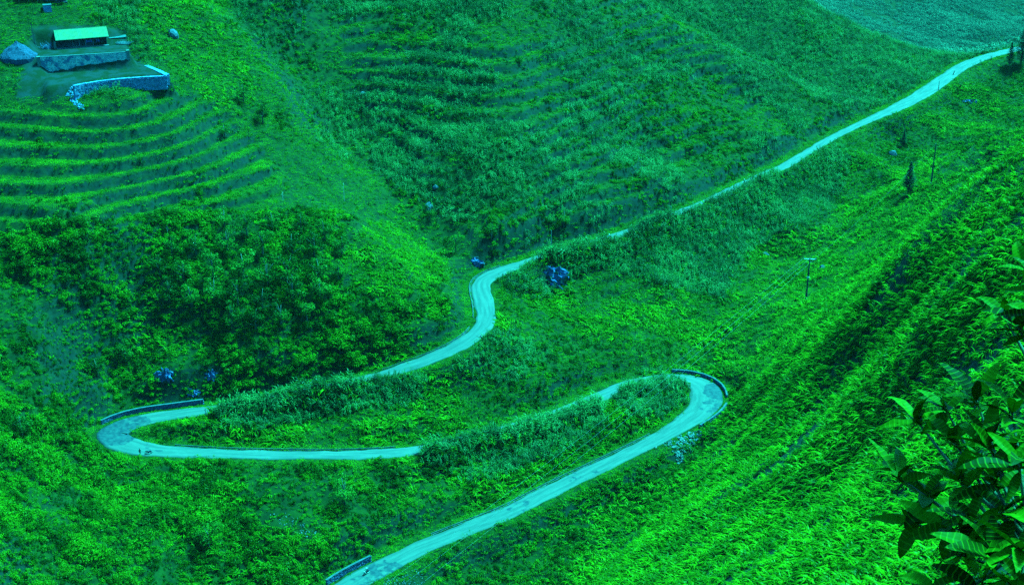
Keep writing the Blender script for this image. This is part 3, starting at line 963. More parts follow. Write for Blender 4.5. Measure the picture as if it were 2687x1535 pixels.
# ------------------------------------------------------------------ the hazy air of the valley
def box(V, F, x0, x1, y0, y1, z0, z1):
    i = len(V)
    V += [(x0, y0, z0), (x1, y0, z0), (x1, y1, z0), (x0, y1, z0), (x0, y0, z1), (x1, y0, z1), (x1, y1, z1), (x0, y1, z1)]
    F += [(i, i + 3, i + 2, i + 1), (i + 4, i + 5, i + 6, i + 7), (i, i + 1, i + 5, i + 4), (i + 1, i + 2, i + 6, i + 5), (i + 2, i + 3, i + 7, i + 6), (i + 3, i, i + 4, i + 7)]


hm, nt, out = new_mat('haze')
pv = N(nt, 'ShaderNodeVolumePrincipled')
pv.inputs['Density'].default_value = 0.00010
pv.inputs['Color'].default_value = (0.055, 0.085, 0.095, 1)
pv.inputs['Anisotropy'].default_value = 0.0
nt.links.new(pv.outputs[0], out.inputs['Volume'])
V, F = [], []
box(V, F, float(xs[0]) - 5, float(xs[-1]) + 5, float(ys[0]) - 5, float(ys[-1]) + 5, float(Z.min()) - 1.0, max(float(Z.max()), 2.0) + 6.0)
print('ground z range', Z.min(), Z.max())
haze = tag(mesh_obj('haze', V, F, hm), kind='stuff')

# ------------------------------------------------------------------ trees that stand apart
def tube(V, F, pts, radii, sides=6):
    i0 = len(V)
    pts = [np.array(p, float) for p in pts]
    for k, p in enumerate(pts):
        d = pts[min(k + 1, len(pts) - 1)] - pts[max(k - 1, 0)]
        d /= np.linalg.norm(d) + 1e-9
        s = np.cross(d, [0, 0, 1.0])
        if np.linalg.norm(s) < 0.05: s = np.array([1.0, 0, 0])
        s /= np.linalg.norm(s)
        t = np.cross(s, d)
        for q in range(sides):
            a = 2 * math.pi * q / sides
            V.append(tuple(p + radii[k] * (math.cos(a) * s + math.sin(a) * t)))
    for k in range(len(pts) - 1):
        for q in range(sides):
            a = i0 + k * sides + q
            b = i0 + k * sides + (q + 1) % sides
            F.append((a, b, b + sides, a + sides))
    F.append(tuple(i0 + q for q in range(sides))[::-1])
    F.append(tuple(i0 + (len(pts) - 1) * sides + q for q in range(sides)))


def mesh_data(name, V, F, mat, smooth_shade=True):
    me = bpy.data.meshes.new(name)
    me.from_pydata([tuple(p) for p in V], [], F)
    if smooth_shade:
        me.polygons.foreach_set('use_smooth', [True] * len(me.polygons))
    me.materials.append(mat)
    me.update()
    return me


rt = random.Random(11)


def broadleaf_meshes():
    V, F = [], []
    h = rt.uniform(5.2, 6.6)
    top = (rt.gauss(0, 0.3), rt.gauss(0, 0.3), h * 0.85)
    tube(V, F, [(0, 0, -0.6), (0.05, 0, h * 0.3), (0.1, 0.05, h * 0.55), top], [0.20, 0.15, 0.11, 0.04])
    cl = []
    for k in range(13):
        a = k * 2.4 + rt.uniform(-0.4, 0.4)
        q = rt.uniform(0.5, 2.0)
        cz = h * rt.uniform(0.36, 0.95) - q * 0.35
        c = (q * math.cos(a), q * math.sin(a), cz)
        cl.append((*c, rt.uniform(0.65, 1.15)))
        if k % 2 == 0:
            tube(V, F, [(0.06, 0.02, cz * 0.62), (c[0] * 0.6, c[1] * 0.6, cz * 0.88), c], [0.07, 0.05, 0.02], 5)
    trunk = mesh_data('trunk', V, F, M_BARK)
    V, F = [], []
    leafcloud(rt, V, F, cl, 0.34, 85)
    crown = mesh_data('crown', V, F, M_TREE)
    return trunk, crown


def conifer_meshes(h=8.0, w=2.2):
    V, F = [], []
    tube(V, F, [(0, 0, -0.5), (0, 0, h * 0.5), (0, 0, h * 0.97)], [0.16, 0.10, 0.02])
    trunk = mesh_data('trunk', V, F, M_BARK)
    V, F = [], []
    for k in range(700):
        f = rt.random() ** 0.8
        z = h * (0.08 + 0.92 * f)
        r_ = w * 0.5 * (math.sin(min(1, f * 3.2) * 1.57) * (1 - f) ** 0.75 * 1.25 + 0.04) * rt.uniform(0.55, 1.15)
        a = rt.uniform(0, 6.283)
        blade(V, F, (0.25 * r_ * math.cos(a), 0.25 * r_ * math.sin(a), z), a, max(0.3, r_ * 0.95), rt.uniform(0.18, 0.34), rt.uniform(-0.1, 0.7), rt.uniform(0.2, 0.9), 2)
    crown = mesh_data('crown', V, F, M_FIR)
    return trunk, crown


BROAD = [broadleaf_meshes() for _ in range(5)]
CONI = [conifer_meshes(8.0, 3.6), conifer_meshes(8.5, 4.4)]


def plant_tree(name, kinds, loc, s, label, cat, group=None, sz=1.0):
    t = empty(name, loc, rt.uniform(0, 6.28), s)
    t.scale = (s, s, s * sz)
    tag(t, label, cat, group)
    link('trunk', kinds[0], None, t)
    link('crown', kinds[1], None, t)
    return t


# the grove: crown centre on the photograph and crown width, row by row from the top
GROVE = [
    ('topmost', [(590, 572, 44), (648, 588, 52), (716, 575, 48), (792, 586, 50), (852, 604, 50)]),
    ('second', [(452, 648, 48), (516, 640, 54), (598, 630, 56), (690, 636, 58), (768, 640, 62), (826, 640, 56), (898, 646, 44)]),
    ('third', [(420, 700, 46), (482, 704, 56), (560, 692, 60), (640, 702, 66), (704, 716, 62), (758, 704, 66), (836, 700, 60), (888, 708, 46)]),
    ('fourth', [(446, 762, 52), (504, 778, 54), (564, 760, 58), (624, 766, 62), (690, 782, 62), (770, 752, 66), (842, 760, 56)]),
    ('lowest', [(610, 826, 54), (672, 836, 50), (738, 822, 54), (806, 818, 48)])]
ORD = ['first', 'second', 'third', 'fourth', 'fifth', 'sixth', 'seventh', 'eighth']
for row, items in GROVE:
    for k, (u_, v_, w_) in enumerate(items):
        p = hit(u_, v_ + w_ * 0.62)
        ppm = FPX / (p.y * CP - p.z * SP)
        s = w_ / ppm / 4.4
        if row == 'lowest': lab = f'{ORD[k]} round tree from the left end of the lowest row of the grove'
        else: lab = f'{ORD[k]} round tree from the left in the {row} row of the grove below the terraces'
        plant_tree('broadleaf_tree', BROAD[(k * 3 + len(row)) % 5], p, s, lab, 'tree', 'trees of the grove below the terraces')

OTHER_TREES = [
    (1196, 640, 40, 'small dark tree in the gully mouth just above the road bend'),
    (1128, 560, 36, 'small tree on the grassy spur crest beside the dark gully'),
    (640, 250, 40, 'bushy tree on the ridge at the right end of the upper terraces'),
    (690, 300, 44, 'leafy tree below the ridge boulder, right of the topmost terraces'),
    (590, 345, 34, 'small bushy tree on the terrace edge under the ridge tree'),
    (1290, 610, 38, 'dark tree on the bank above the road between bend and utility pole'),
    (1480, 575, 36, 'dark tree on the bank above the road, right of the thin roadside pole'),
    (60, 1120, 60, 'bright bushy tree on the lower left spur beside the road bend'),
    (330, 925, 56, 'dark tree in the hollow behind the left road bend wall'),
    (255, 960, 50, 'dark tree in the hollow, leftmost behind the road bend wall'),
    (548, 1405, 62, 'tall pale green feathery tree rising from the undergrowth at the bottom'),
    (905, 1290, 64, 'rounded arching clump tree on the slope between the two lower roads'),
    (1812, 1195, 46, 'dark round tree beside the heap of white rubble below the bend')]
for k, (u_, v_, w_, lab) in enumerate(OTHER_TREES):
    p = hit(u_, v_ + w_ * 0.55)
    ppm = FPX / (p.y * CP - p.z * SP)
    plant_tree('broadleaf_tree', BROAD[(k * 2) % 5], p, w_ / ppm / 4.4, lab, 'tree', 'single trees on the slopes')

FIRS = [(2382, 512, 86, 0, 'dark narrow conifer standing alone on the slope beside the dark pole'),
        (2648, 176, 62, 0, 'slim conifer at the far end of the road, left of the taller one'),
        (2678, 172, 96, 1, 'tall broad conifer at the far end of the road by the picture edge'),
        (2369, 388, 44, 1, 'small dark cone shaped conifer on the far slope above the lone conifer')]
for (u_, v_, h_, kind, lab) in FIRS:
    p = hit(u_, v_)
    ppm = FPX / (p.y * CP - p.z * SP) * 0.95
    plant_tree('conifer_tree', CONI[kind], p, h_ / ppm / (8.0 if kind == 0 else 8.5), lab, 'conifer', 'conifers on the right hand slopes')

# thin pale saplings on the terraces
M_PALE = surf_mat('pale_bark', (0.20, 0.22, 0.20), (0.34, 0.36, 0.33), 3.0, 0.9, local=True)
SAPL = [(903, 527, 46, 'thin pale bare sapling on the grassy ridge above the road bend'), (742, 527, 22, 'short thin bare sapling at the right end of the terraces'), (440, 618, 26, 'thin bare sapling standing below the lowest terraces')]
for (u_, v_, h_, lab) in SAPL:
    p = hit(u_, v_)
    ppm = FPX / (p.y * CP - p.z * SP) * 0.9
    h = h_ / ppm
    V, F = [], []
    tube(V, F, [(0, 0, -0.3), (0.05, 0, h * 0.5), (-0.05, 0.03, h)], [0.09, 0.07, 0.03], 5)
    t = empty('bare_sapling', p)
    tag(t, lab, 'sapling')
    mesh_obj('trunk', V, F, M_PALE, t)
    V, F = [], []
    for k in range(5):
        a = k * 1.9
        tube(V, F, [(0, 0, h * (0.55 + 0.08 * k)), (0.5 * math.cos(a), 0.5 * math.sin(a), h * (0.62 + 0.08 * k))], [0.035, 0.015], 4)
    mesh_obj('twigs', V, F, M_PALE, t)

# ------------------------------------------------------------------ rocks
M_ROCK = surf_mat('limestone', (0.022, 0.030, 0.055), (0.060, 0.075, 0.11), 0.9, 0.9, 0.8, 2.2)
M_CLIFF = surf_mat('dark_blue_rock', (0.03, 0.04, 0.13), (0.07, 0.09, 0.26), 0.5, 0.9, 1.0, 1.2, c2=(0.016, 0.03, 0.02), s2=0.35)
M_RUBBLE = surf_mat('pale_rubble', (0.05, 0.06, 0.08), (0.12, 0.13, 0.14), 1.2, 0.9, 0.6, 3.0)
rr_ = random.Random(5)


def rock_verts(size, seed, rough=0.28, sub=2, stretch=(1, 1, 1), strata=0.0):
    bm = bmesh.new()
    bmesh.ops.create_icosphere(bm, subdivisions=sub, radius=1.0)
    rnd_ = random.Random(seed)
    offs = [(Vector((rnd_.gauss(0, 1), rnd_.gauss(0, 1), rnd_.gauss(0, 1))).normalized(), rnd_.uniform(0.55, 0.95)) for _ in range(10)]
    for vtx in bm.verts:
        p = vtx.co.copy()
        for d, lim in offs:                       # planar breaks
            q = p.dot(d)
            if q > lim: p -= d * (q - lim) * 0.9
        p *= 1 + rough * 0.5 * rnd_.uniform(-1, 1)
        if strata:
            p.x += strata * math.sin(p.z * 9 + seed); p.y += strata * math.cos(p.x * 11 + seed)
        vtx.co = Vector((p.x * size * stretch[0] * (1 + 0.25 * rnd_.uniform(-1, 1) * 0), p.y * size * stretch[1], p.z * size * stretch[2]))
    V = [tuple(x.co) for x in bm.verts]
    F = [tuple(x.index for x in f.verts) for f in bm.faces]
    bm.free()
    return V, F


BOULDERS = [
    (455, 96, 14, 1.5, 'pointed grey boulder on the bright grass right of the farmhouse', 'boulder'),
    (952, 254, 12, 1.0, 'bluish rock in the gully between the two terraced hills', 'boulder'),
    (1142, 494, 9, 1.0, 'small bluish rock at the top of the gully mouth', 'boulder'),
    (1126, 548, 13, 1.2, 'upright bluish rock lower in the gully mouth', 'boulder'),
    (2157, 706, 11, 1.1, 'dark pointed rock on the green slope right of the crossarm pole', 'boulder'),
    (2341, 408, 12, 1.1, 'dark pointed rock on the pale slope above the lone conifer', 'boulder'),
    (2010, 668, 12, 0.6, 'white rocks by the stream at the foot of the pole hill', 'boulder'),
    (2125, 1175, 0, 1.0, '', '')]
for k, (u_, v_, w_, tall, lab, cat) in enumerate(BOULDERS):
    if not lab: continue
    p = hit(u_, v_)
    ppm = FPX / (p.y * CP - p.z * SP)
    r_ = w_ / ppm
    V, F = rock_verts(r_, 40 + k, 0.25, 2, (1, 1, tall))
    o = mesh_obj('boulder', V, F, M_ROCK)
    o.location = p + Vector((0, 0, r_ * tall * 0.12))
    tag(o, lab, cat)

OUTCROPS = [
    (1440, 728, 48, 40, 'large dark blue rock outcrop in the bank below the road bend', 1),
    (432, 990, 26, 34, 'blue rock face behind the left road bend, left part', 2),
    (500, 1034, 26, 20, 'low blue rock face just above the bend wall', 3),
    (556, 990, 20, 28, 'blue rock face behind the left road bend, right part', 4),
    (1242, 690, 26, 18, 'dark blue rock at the inner side of the upper road bend', 5),
    (2545, 272, 26, 12, 'dark striped rock band on the far slope below the road', 6)]
for (u_, v_, w_, h_, lab, sd) in OUTCROPS:
    p = hit(u_, v_ + h_ * 0.3)
    ppm = FPX / (p.y * CP - p.z * SP)
    bm = bmesh.new()
    bmesh.ops.create_icosphere(bm, subdivisions=4, radius=1.0)
    sx_, sz_ = w_ / ppm, h_ / ppm * 1.0
    V = np.array([x.co[:] for x in bm.verts])
    F = [tuple(x.index for x in f.verts) for f in bm.faces]
    bm.free()
    ang = np.arctan2(V[:, 1], V[:, 0])
    flute = lattice_noise(ang * 5 + 50, V[:, 2] * 1.2 + sd * 7, 0.5, 50 + sd)
    fine = lattice_noise(ang * 14 + 50, V[:, 2] * 6, 0.7, 60 + sd)
    crag = lattice_noise(V[:, 0] * 3 + 10, V[:, 2] * 3 + V[:, 1] * 2, 0.6, 70 + sd)
    k_ = (1 + 0.22 * flute + 0.10 * fine + 0.20 * crag)[:, None]
    V = V * k_ * np.array([sx_, min(sx_, sz_) * 0.55, sz_])
    o = mesh_obj('rock_outcrop', V, F, M_CLIFF)
    o.location = p + Vector((0, 0.42 * sx_, -0.15 * sz_))
    tag(o, lab, 'rock outcrop')


def rubble(name, poly_px, count, smin, smax, mat, seed):
    """loose broken stones lying on the ground"""
    rnd_ = random.Random(seed)
    us, vs = [q[0] for q in poly_px], [q[1] for q in poly_px]
    V, F = [], []
    base = [rock_verts(1.0, seed * 10 + i, 0.3, 1) for i in range(6)]
    n = 0
    while n < count:
        uu_, vv_ = rnd_.uniform(min(us), max(us)), rnd_.uniform(min(vs), max(vs))
        ins = False
        for i in range(len(poly_px)):
            (x1, y1), (x2, y2) = poly_px[i], poly_px[(i + 1) % len(poly_px)]
            if (y1 > vv_) != (y2 > vv_) and uu_ < (x2 - x1) * (vv_ - y1) / (y2 - y1) + x1: ins = not ins
        if not ins: continue
        p = hit(uu_, vv_, 200, 500)
        s = smin + (smax - smin) * rnd_.random() ** 2.2
        bv, bf = base[n % 6]
        rot = Euler((rnd_.uniform(0, 6), rnd_.uniform(0, 6), rnd_.uniform(0, 6))).to_matrix()
        i0 = len(V)
        for q in bv:
            w_ = rot @ Vector((q[0] * s, q[1] * s * 0.8, q[2] * s * 0.65))
            V.append((p.x + w_.x, p.y + w_.y, p.z + w_.z + s * 0.25))
        F += [tuple(i0 + j for j in f) for f in bf]
        n += 1
    return tag(mesh_obj(name, V, F, mat), kind='stuff')


rubble('rubble', [(1715, 1178), (1745, 1160), (1790, 1142), (1846, 1126), (1850, 1135), (1820, 1165), (1800, 1180), (1795, 1212), (1778, 1222), (1770, 1190), (1740, 1165)], 330, 0.14, 0.75, M_RUBBLE, 3)
rubble('gravel', [(1000, 1520), (1060, 1500), (1100, 1490), (1120, 1530), (1000, 1560)], 260, 0.06, 0.26, M_RUBBLE, 4)
rubble('loose_stones', [(700, 1350), (740, 1340), (800, 1370), (860, 1420), (800, 1410), (740, 1380)], 130, 0.06, 0.30, M_RUBBLE, 6)

# ------------------------------------------------------------------ walls
M_STONE = surf_mat('dark_wall_stone', (0.03, 0.04, 0.11), (0.08, 0.10, 0.23), 2.5, 0.9, 0.8, 6.0)
M_COPING = surf_mat('pale_coping', (0.028, 0.038, 0.055), (0.055, 0.068, 0.085), 1.0, 0.85, 0.3, 6.0)
M_PLASTER = surf_mat('patchy_pale_masonry', (0.15, 0.26, 0.30), (0.30, 0.42, 0.40), 0.9, 0.9, 0.5, 4.0, c2=(0.07, 0.11, 0.20), s2=0.6)
M_FIELDSTONE = surf_mat('blue_grey_field_stone', (0.05, 0.09, 0.20), (0.12, 0.18, 0.34), 1.6, 0.9, 0.8, 4.0)


def stone_wall(name, line, h0, h1, thick, mat, label, cat='wall', cope=None, bury=0.6, block=(0.55, 0.34), jit=0.06, seed=1):
    """wall of roughly squared blocks laid in courses along a ground line; line: list of (x, y, z_of_foot)"""
    rnd_ = random.Random(seed)
    P = np.array(line, float)
    s = np.concatenate([[0], np.cumsum(np.linalg.norm(np.diff(P[:, :2], axis=0), axis=1))])
    Ltot = s[-1]
    root = empty(name, tuple(P[0]))
    tag(root, label, cat)
    org = np.array(P[0])

    def at(q):
        q = min(max(q, 0), Ltot)
        p = np.array([np.interp(q, s, P[:, k]) for k in range(3)])
        p2 = np.array([np.interp(min(q + 0.3, Ltot), s, P[:, k]) for k in range(3)])
        p1 = np.array([np.interp(max(q - 0.3, 0), s, P[:, k]) for k in range(3)])
        d = (p2 - p1)[:2]
        d /= np.linalg.norm(d) + 1e-9
        return p - org, d

    V, F = [], []
    ncol = max(1, int(Ltot / block[0]))
    for c in range(ncol):
        q0, q1 = Ltot * c / ncol, Ltot * (c + 1) / ncol
        pm, d = at((q0 + q1) / 2)
        hh = h0 + (h1 - h0) * (c + 0.5) / ncol
        nrow = max(1, int(round((hh + bury) / block[1])))
        for r_ in range(nrow):
            stag = 0.25 * block[0] * (r_ % 2)
            z0 = pm[2] - bury + (hh + bury) * r_ / nrow
            z1 = pm[2] - bury + (hh + bury) * (r_ + 1) / nrow - 0.03
            half = (q1 - q0) / 2 - 0.02
            ctr = pm[:2] + d * stag
            nrm = np.array([-d[1], d[0]])
            t0 = thick / 2 + rnd_.uniform(-jit, jit)
            i = len(V)
            for zz in (z0, z1):
                for a, b in ((-1, -1), (1, -1), (1, 1), (-1, 1)):
                    q = ctr + d * half * a * rnd_.uniform(0.9, 1.0) + nrm * t0 * b
                    V.append((q[0], q[1], zz + rnd_.uniform(-0.02, 0.02)))
            F += [(i, i + 3, i + 2, i + 1), (i + 4, i + 5, i + 6, i + 7), (i, i + 1, i + 5, i + 4), (i + 1, i + 2, i + 6, i + 5), (i + 2, i + 3, i + 7, i + 6), (i + 3, i, i + 4, i + 7)]
    o = mesh_obj('stonework', V, F, mat, root)
    o['kind'] = 'stuff'
    # mortar core
    V, F = [], []
    m = max(2, int(Ltot / 1.0))
    for k in range(m + 1):
        p, d = at(Ltot * k / m)
        hh = h0 + (h1 - h0) * k / m
        nrm = np.array([-d[1], d[0]]) * (thick / 2 - 0.05)
        for sgn in (-1, 1):
            for zz in (-bury - 0.1, hh - 0.06):
                V.append((p[0] + nrm[0] * sgn, p[1] + nrm[1] * sgn, p[2] + zz))
    for k in range(m):
        a = 4 * k
        F += [(a, a + 1, a + 5, a + 4), (a + 2, a + 6, a + 7, a + 3), (a + 1, a + 3, a + 7, a + 5)]
    F += [(0, 2, 3, 1), (4 * m, 4 * m + 1, 4 * m + 3, 4 * m + 2)]
    mesh_obj('core', V, F, mat, root)
    if cope:
        V, F = [], []
        for k in range(m + 1):
            p, d = at(Ltot * k / m)
            hh = h0 + (h1 - h0) * k / m
            nrm = np.array([-d[1], d[0]]) * (thick / 2 + 0.03)
            for sgn in (-1, 1):
                for zz in (hh + 0.01, hh + 0.10):
                    V.append((p[0] + nrm[0] * sgn, p[1] + nrm[1] * sgn, p[2] + zz))
        for k in range(m):
            a = 4 * k
            F += [(a, a + 1, a + 5, a + 4), (a + 2, a + 6, a + 7, a + 3), (a + 1, a + 3, a + 7, a + 5), (a, a + 4, a + 6, a + 2)]
        F += [(0, 2, 3, 1), (4 * m, 4 * m + 1, 4 * m + 3, 4 * m + 2)]
        mesh_obj('coping', V, F, cope, root)
    return root


RU, RV, _ = project(ROAD[:, 0], ROAD[:, 1], ROAD[:, 2])


def road_index(u_, v_):
    return int(np.argmin((RU - u_) ** 2 + (RV - v_) ** 2))


def along_road(a, b, side, off, z_drop=-0.15, step=2):
    i0, i1 = sorted((road_index(*a), road_index(*b)))
    out = []
    for k in range(i0, i1 + 1, step):
        o_ = side * (ROAD[k, 3] / 2 + off)
        x, y = ROAD[k, 0] + NRM[k, 0] * o_, ROAD[k, 1] + NRM[k, 1] * o_
        out.append((x, y, float(ground_z(x, y)) if z_drop is None else ROAD[k, 2] + z_drop))
    return out


stone_wall('parapet_wall', along_road((305, 1128), (545, 1075), 1, 1.9), 1.0, 1.25, 0.5, M_STONE, 'long curved dark stone wall round the outside of the left road bend', cope=M_COPING, seed=1)
stone_wall('parapet_wall', along_road((1856, 1038), (1770, 993), -1, 1.1), 0.8, 1.0, 0.4, M_STONE, 'curved dark stone wall along the far side of the right road bend', cope=M_COPING, seed=2)
stone_wall('parapet_wall', along_road((1800, 1106), (1852, 1052), -1, 1.5), 0.9, 0.9, 0.45, M_STONE, 'short low wall on the near side of the right road bend above the rubble', cope=M_COPING, seed=3)
stone_wall('parapet_wall', along_road((885, 1552), (1000, 1488), 1, 1.0), 1.5, 1.5, 0.45, M_STONE, 'dark wall with pale top beside the motorcyclist at the bottom road', cope=M_COPING, seed=4)

# drain channels with a raised lip on the uphill side of the road
M_DRAIN = surf_mat('damp_concrete', (0.020, 0.026, 0.034), (0.05, 0.06, 0.07), 1.0, 0.7, 0.3, 5.0)
for a_, b_, side in (((453, 1184), (1040, 1186), -1), ((1007, 981), (1262, 862), 1), ((1150, 1416), (1730, 1148), 1), ((1274, 832), (1330, 706), 1)):
    ln = along_road(a_, b_, side, 0.0, 0.0, 1)
    i0, i1 = sorted((road_index(*a_), road_index(*b_)))
    V, F = [], []
    prof = [(0.25, -0.02), (0.30, -0.22), (0.75, -0.22), (0.80, 0.10), (0.95, 0.10), (0.97, -0.3)]
    for k, p in enumerate(ln):
        nv = NRM[i0 + k] * side
        for (o_, z_) in prof:
            V.append((p[0] + nv[0] * o_, p[1] + nv[1] * o_, p[2] + z_))
    m = len(prof)
    for k in range(len(ln) - 1):
        for j in range(m - 1):
            F.append((k * m + j, k * m + j + 1, (k + 1) * m + j + 1, (k + 1) * m + j))
    tag(mesh_obj('drain_channel', V, F, M_DRAIN), kind='structure')

# ------------------------------------------------------------------ the farmstead
M_WOOD = surf_mat('dark_weathered_timber', (0.010, 0.011, 0.026), (0.030, 0.030, 0.060), 2.0, 0.8, 0.4, 7.0)
M_POST = surf_mat('grey_timber', (0.06, 0.085, 0.12), (0.12, 0.15, 0.18), 3.0, 0.85, 0.3, 8.0)
M_ROOF = surf_mat('roof_sheet_pale', (0.052, 0.078, 0.036), (0.085, 0.098, 0.040), 0.7, 0.6, 0.2, 6.0)
M_ROOF2 = surf_mat('roof_sheet_grey', (0.045, 0.078, 0.046), (0.066, 0.092, 0.046), 0.7, 0.6, 0.2, 6.0)
M_TARP = surf_mat('pale_blue_sheeting', (0.02, 0.055, 0.07), (0.035, 0.08, 0.09), 0.8, 0.6, 0.3, 3.0)
M_WHITE = surf_mat('whitish_board', (0.075, 0.10, 0.10), (0.10, 0.12, 0.12), 2.0, 0.6)
M_CLOTH = surf_mat('blue_washing', (0.03, 0.04, 0.22), (0.07, 0.10, 0.32), 3.0, 0.8)
M_EARTH = surf_mat('dug_earth', (0.020, 0.024, 0.034), (0.05, 0.06, 0.075), 0.8, 0.95, 0.6, 2.0)
M_GRAVEL = surf_mat('blue_grey_gravel', (0.012, 0.020, 0.060), (0.032, 0.042, 0.10), 2.2, 0.9, 0.9, 5.0)


def obox(V, F, c, ex, ey, hx, hy, z0, z1):
    i = len(V)
    for zz in (z0, z1):
        for a, b in ((-1, -1), (1, -1), (1, 1), (-1, 1)):
            q = c + ex * hx * a + ey * hy * b
            V.append((q[0], q[1], zz))
    F += [(i, i + 3, i + 2, i + 1), (i + 4, i + 5, i + 6, i + 7), (i, i + 1, i + 5, i + 4), (i + 1, i + 2, i + 6, i + 5), (i + 2, i + 3, i + 7, i + 6), (i + 3, i, i + 4, i + 7)]


EL = PZ(146, 108, HOUSE_Z + 2.7); ER = PZ(285, 97, HOUSE_Z + 2.7)
ex = (ER - EL)[:2]; WID = float(np.linalg.norm(ex)); ex /= WID
ey = np.array([-ex[1], ex[0]])                        # towards the back of the house
hrot = math.atan2(ex[1], ex[0])
org = EL[:2] + ey * 1.0 + ex * 0.6                    # front left corner of the walls
house = empty('farmhouse', (org[0], org[1], HOUSE_Z), hrot)
tag(house, 'long dark timber farmhouse with a pale sheet roof on the terraced hill', 'house')
X1, Y1 = np.array([1.0, 0]), np.array([0, 1.0])
LW, DW, EH = WID - 1.2, 7.2, 2.55


def hb(name, parts, mat, parent=house):
    V, F = [], []
    for (cx_, cy_, hx, hy, z0, z1) in parts:
        obox(V, F, np.array([cx_, cy_]), X1, Y1, hx, hy, z0, z1)
    return mesh_obj(name, V, F, mat, parent)


hb('back_wall', [(LW / 2, DW - 0.1, LW / 2, 0.1, -0.5, 3.0)], M_WOOD)
for x_ in (0.1, LW - 0.1):
    hb('end_wall', [(x_, DW / 2, 0.1, DW / 2 - 0.2, -0.5, 2.9)], M_WOOD)
hb('foundation', [(LW / 2, DW / 2 - 0.3, LW / 2 + 0.5, DW / 2 + 0.9, -0.6, 0.12)], M_COPING)
# front: plank bays between posts, two openings
npl = 0
posts_x = [0.0, LW * 0.30, LW * 0.44, LW * 0.56, LW * 0.72, LW]
for b in range(5):
    x0, x1 = posts_x[b] + 0.1, posts_x[b + 1] - 0.1
    if b in (1, 3):
        d = hb('door', [((x0 + x1) / 2, 1.15, (x1 - x0) / 2 - 0.06, 0.05, 0.14, 2.1)], M_WOOD)
        hb('door_frame', [(x0 + 0.02, 1.12, 0.07, 0.08, 0.13, 2.15), (x1 - 0.02, 1.12, 0.07, 0.08, 0.13, 2.15), ((x0 + x1) / 2, 1.12, (x1 - x0) / 2 - 0.1, 0.08, 2.16, 2.3)], M_POST)
        hb('threshold', [((x0 + x1) / 2, 0.8, (x1 - x0) / 2, 0.3, 0.13, 0.24)], M_WHITE if b == 1 else M_COPING)
    else:
        m = max(3, int((x1 - x0) / 0.32))
        for k in range(m):
            cx_ = x0 + (x1 - x0) * (k + 0.5) / m
            hb('plank', [(cx_, 1.15 + 0.015 * ((k * 7) % 3), (x1 - x0) / m / 2 - 0.012, 0.03, 0.14, 2.5)], M_WOOD)
for x_ in posts_x:
    hb('post', [(min(max(x_, 0.08), LW - 0.08), 0.35, 0.08, 0.08, 0.12, 2.62)], M_POST)
hb('beam', [(LW / 2, 0.35, LW / 2 + 0.1, 0.06, 2.1, 2.24)], M_POST)
hb('eave_beam', [(LW / 2, 0.35, LW / 2 + 0.3, 0.09, 2.63, 2.78)], M_POST)
for x_ in (0.0, LW):
    V = [(x_ - 0.06, 0.6, 2.75), (x_ + 0.06, 0.6, 2.75), (x_ + 0.06, DW, 2.95), (x_ - 0.06, DW, 2.95), (x_ - 0.06, 4.6, 4.35), (x_ + 0.06, 4.6, 4.35)]
    mesh_obj('gable', V, [(0, 1, 5, 4), (4, 5, 2, 3), (0, 4, 3), (1, 2, 5), (0, 3, 2, 1)], M_WOOD, house)
# roof sheets: overlapping, slightly uneven, each its own piece
roof = mesh_obj('roof', [(-0.6, -1.0, 2.66), (WID - 0.6, -1.0, 2.66), (WID - 0.6, 4.6, 4.56), (-0.6, 4.6, 4.56), (-0.6, 8.3, 3.0), (WID - 0.6, 8.3, 3.0),
                         (-0.6, -1.0, 2.58), (WID - 0.6, -1.0, 2.58), (WID - 0.6, 4.6, 4.48), (-0.6, 4.6, 4.48), (-0.6, 8.3, 2.92), (WID - 0.6, 8.3, 2.92)],
                [(0, 1, 2, 3), (3, 2, 5, 4), (6, 9, 8, 7), (9, 10, 11, 8), (0, 6, 7, 1), (4, 5, 11, 10), (0, 3, 9, 6), (3, 4, 10, 9), (1, 7, 8, 2), (2, 8, 11, 5)], M_ROOF2, house)
NC, NRW = 14, 4
shw, shd = WID / NC, 5.6 / NRW
slope = (4.56 - 2.66) / 5.6
Vs, Fs = [], []
for k in range(7):
    xx_ = -shw / 2 - 0.03 + (shw + 0.06) * k / 6
    zc = 0.035 * (k % 2)
    Vs += [(xx_, -0.10, zc + 0.03), (xx_, shd + 0.06, zc + 0.03 + (shd + 0.16) * slope)]
for k in range(6):
    Fs.append((2 * k, 2 * k + 2, 2 * k + 3, 2 * k + 1))
sheet_a = mesh_data('roof_sheet', Vs, Fs, M_ROOF, False)
sheet_b = mesh_data('roof_sheet', Vs, Fs, M_ROOF2, False)
for r_ in range(NRW):
    for c in range(NC):
        link('roof_sheet', sheet_a if rr_.random() < 0.62 else sheet_b, None, roof,
             loc=(-0.6 + shw * (c + 0.5), -1.0 + shd * r_, 2.69 + slope * shd * r_ + 0.012 * (NRW - r_) + rr_.uniform(0, 0.03)), rot=(0, rr_.gauss(0, 0.008), rr_.gauss(0, 0.008)))
hb('ridge_cap', [(WID / 2 - 0.6, 4.6, WID / 2, 0.16, 4.60, 4.70)], M_ROOF2)


def local_thing(name, lx, ly, label, cat):
    q = org + ex * lx + ey * ly
    t = empty(name, (q[0], q[1], HOUSE_Z), hrot)
    tag(t, label, cat)
    return t


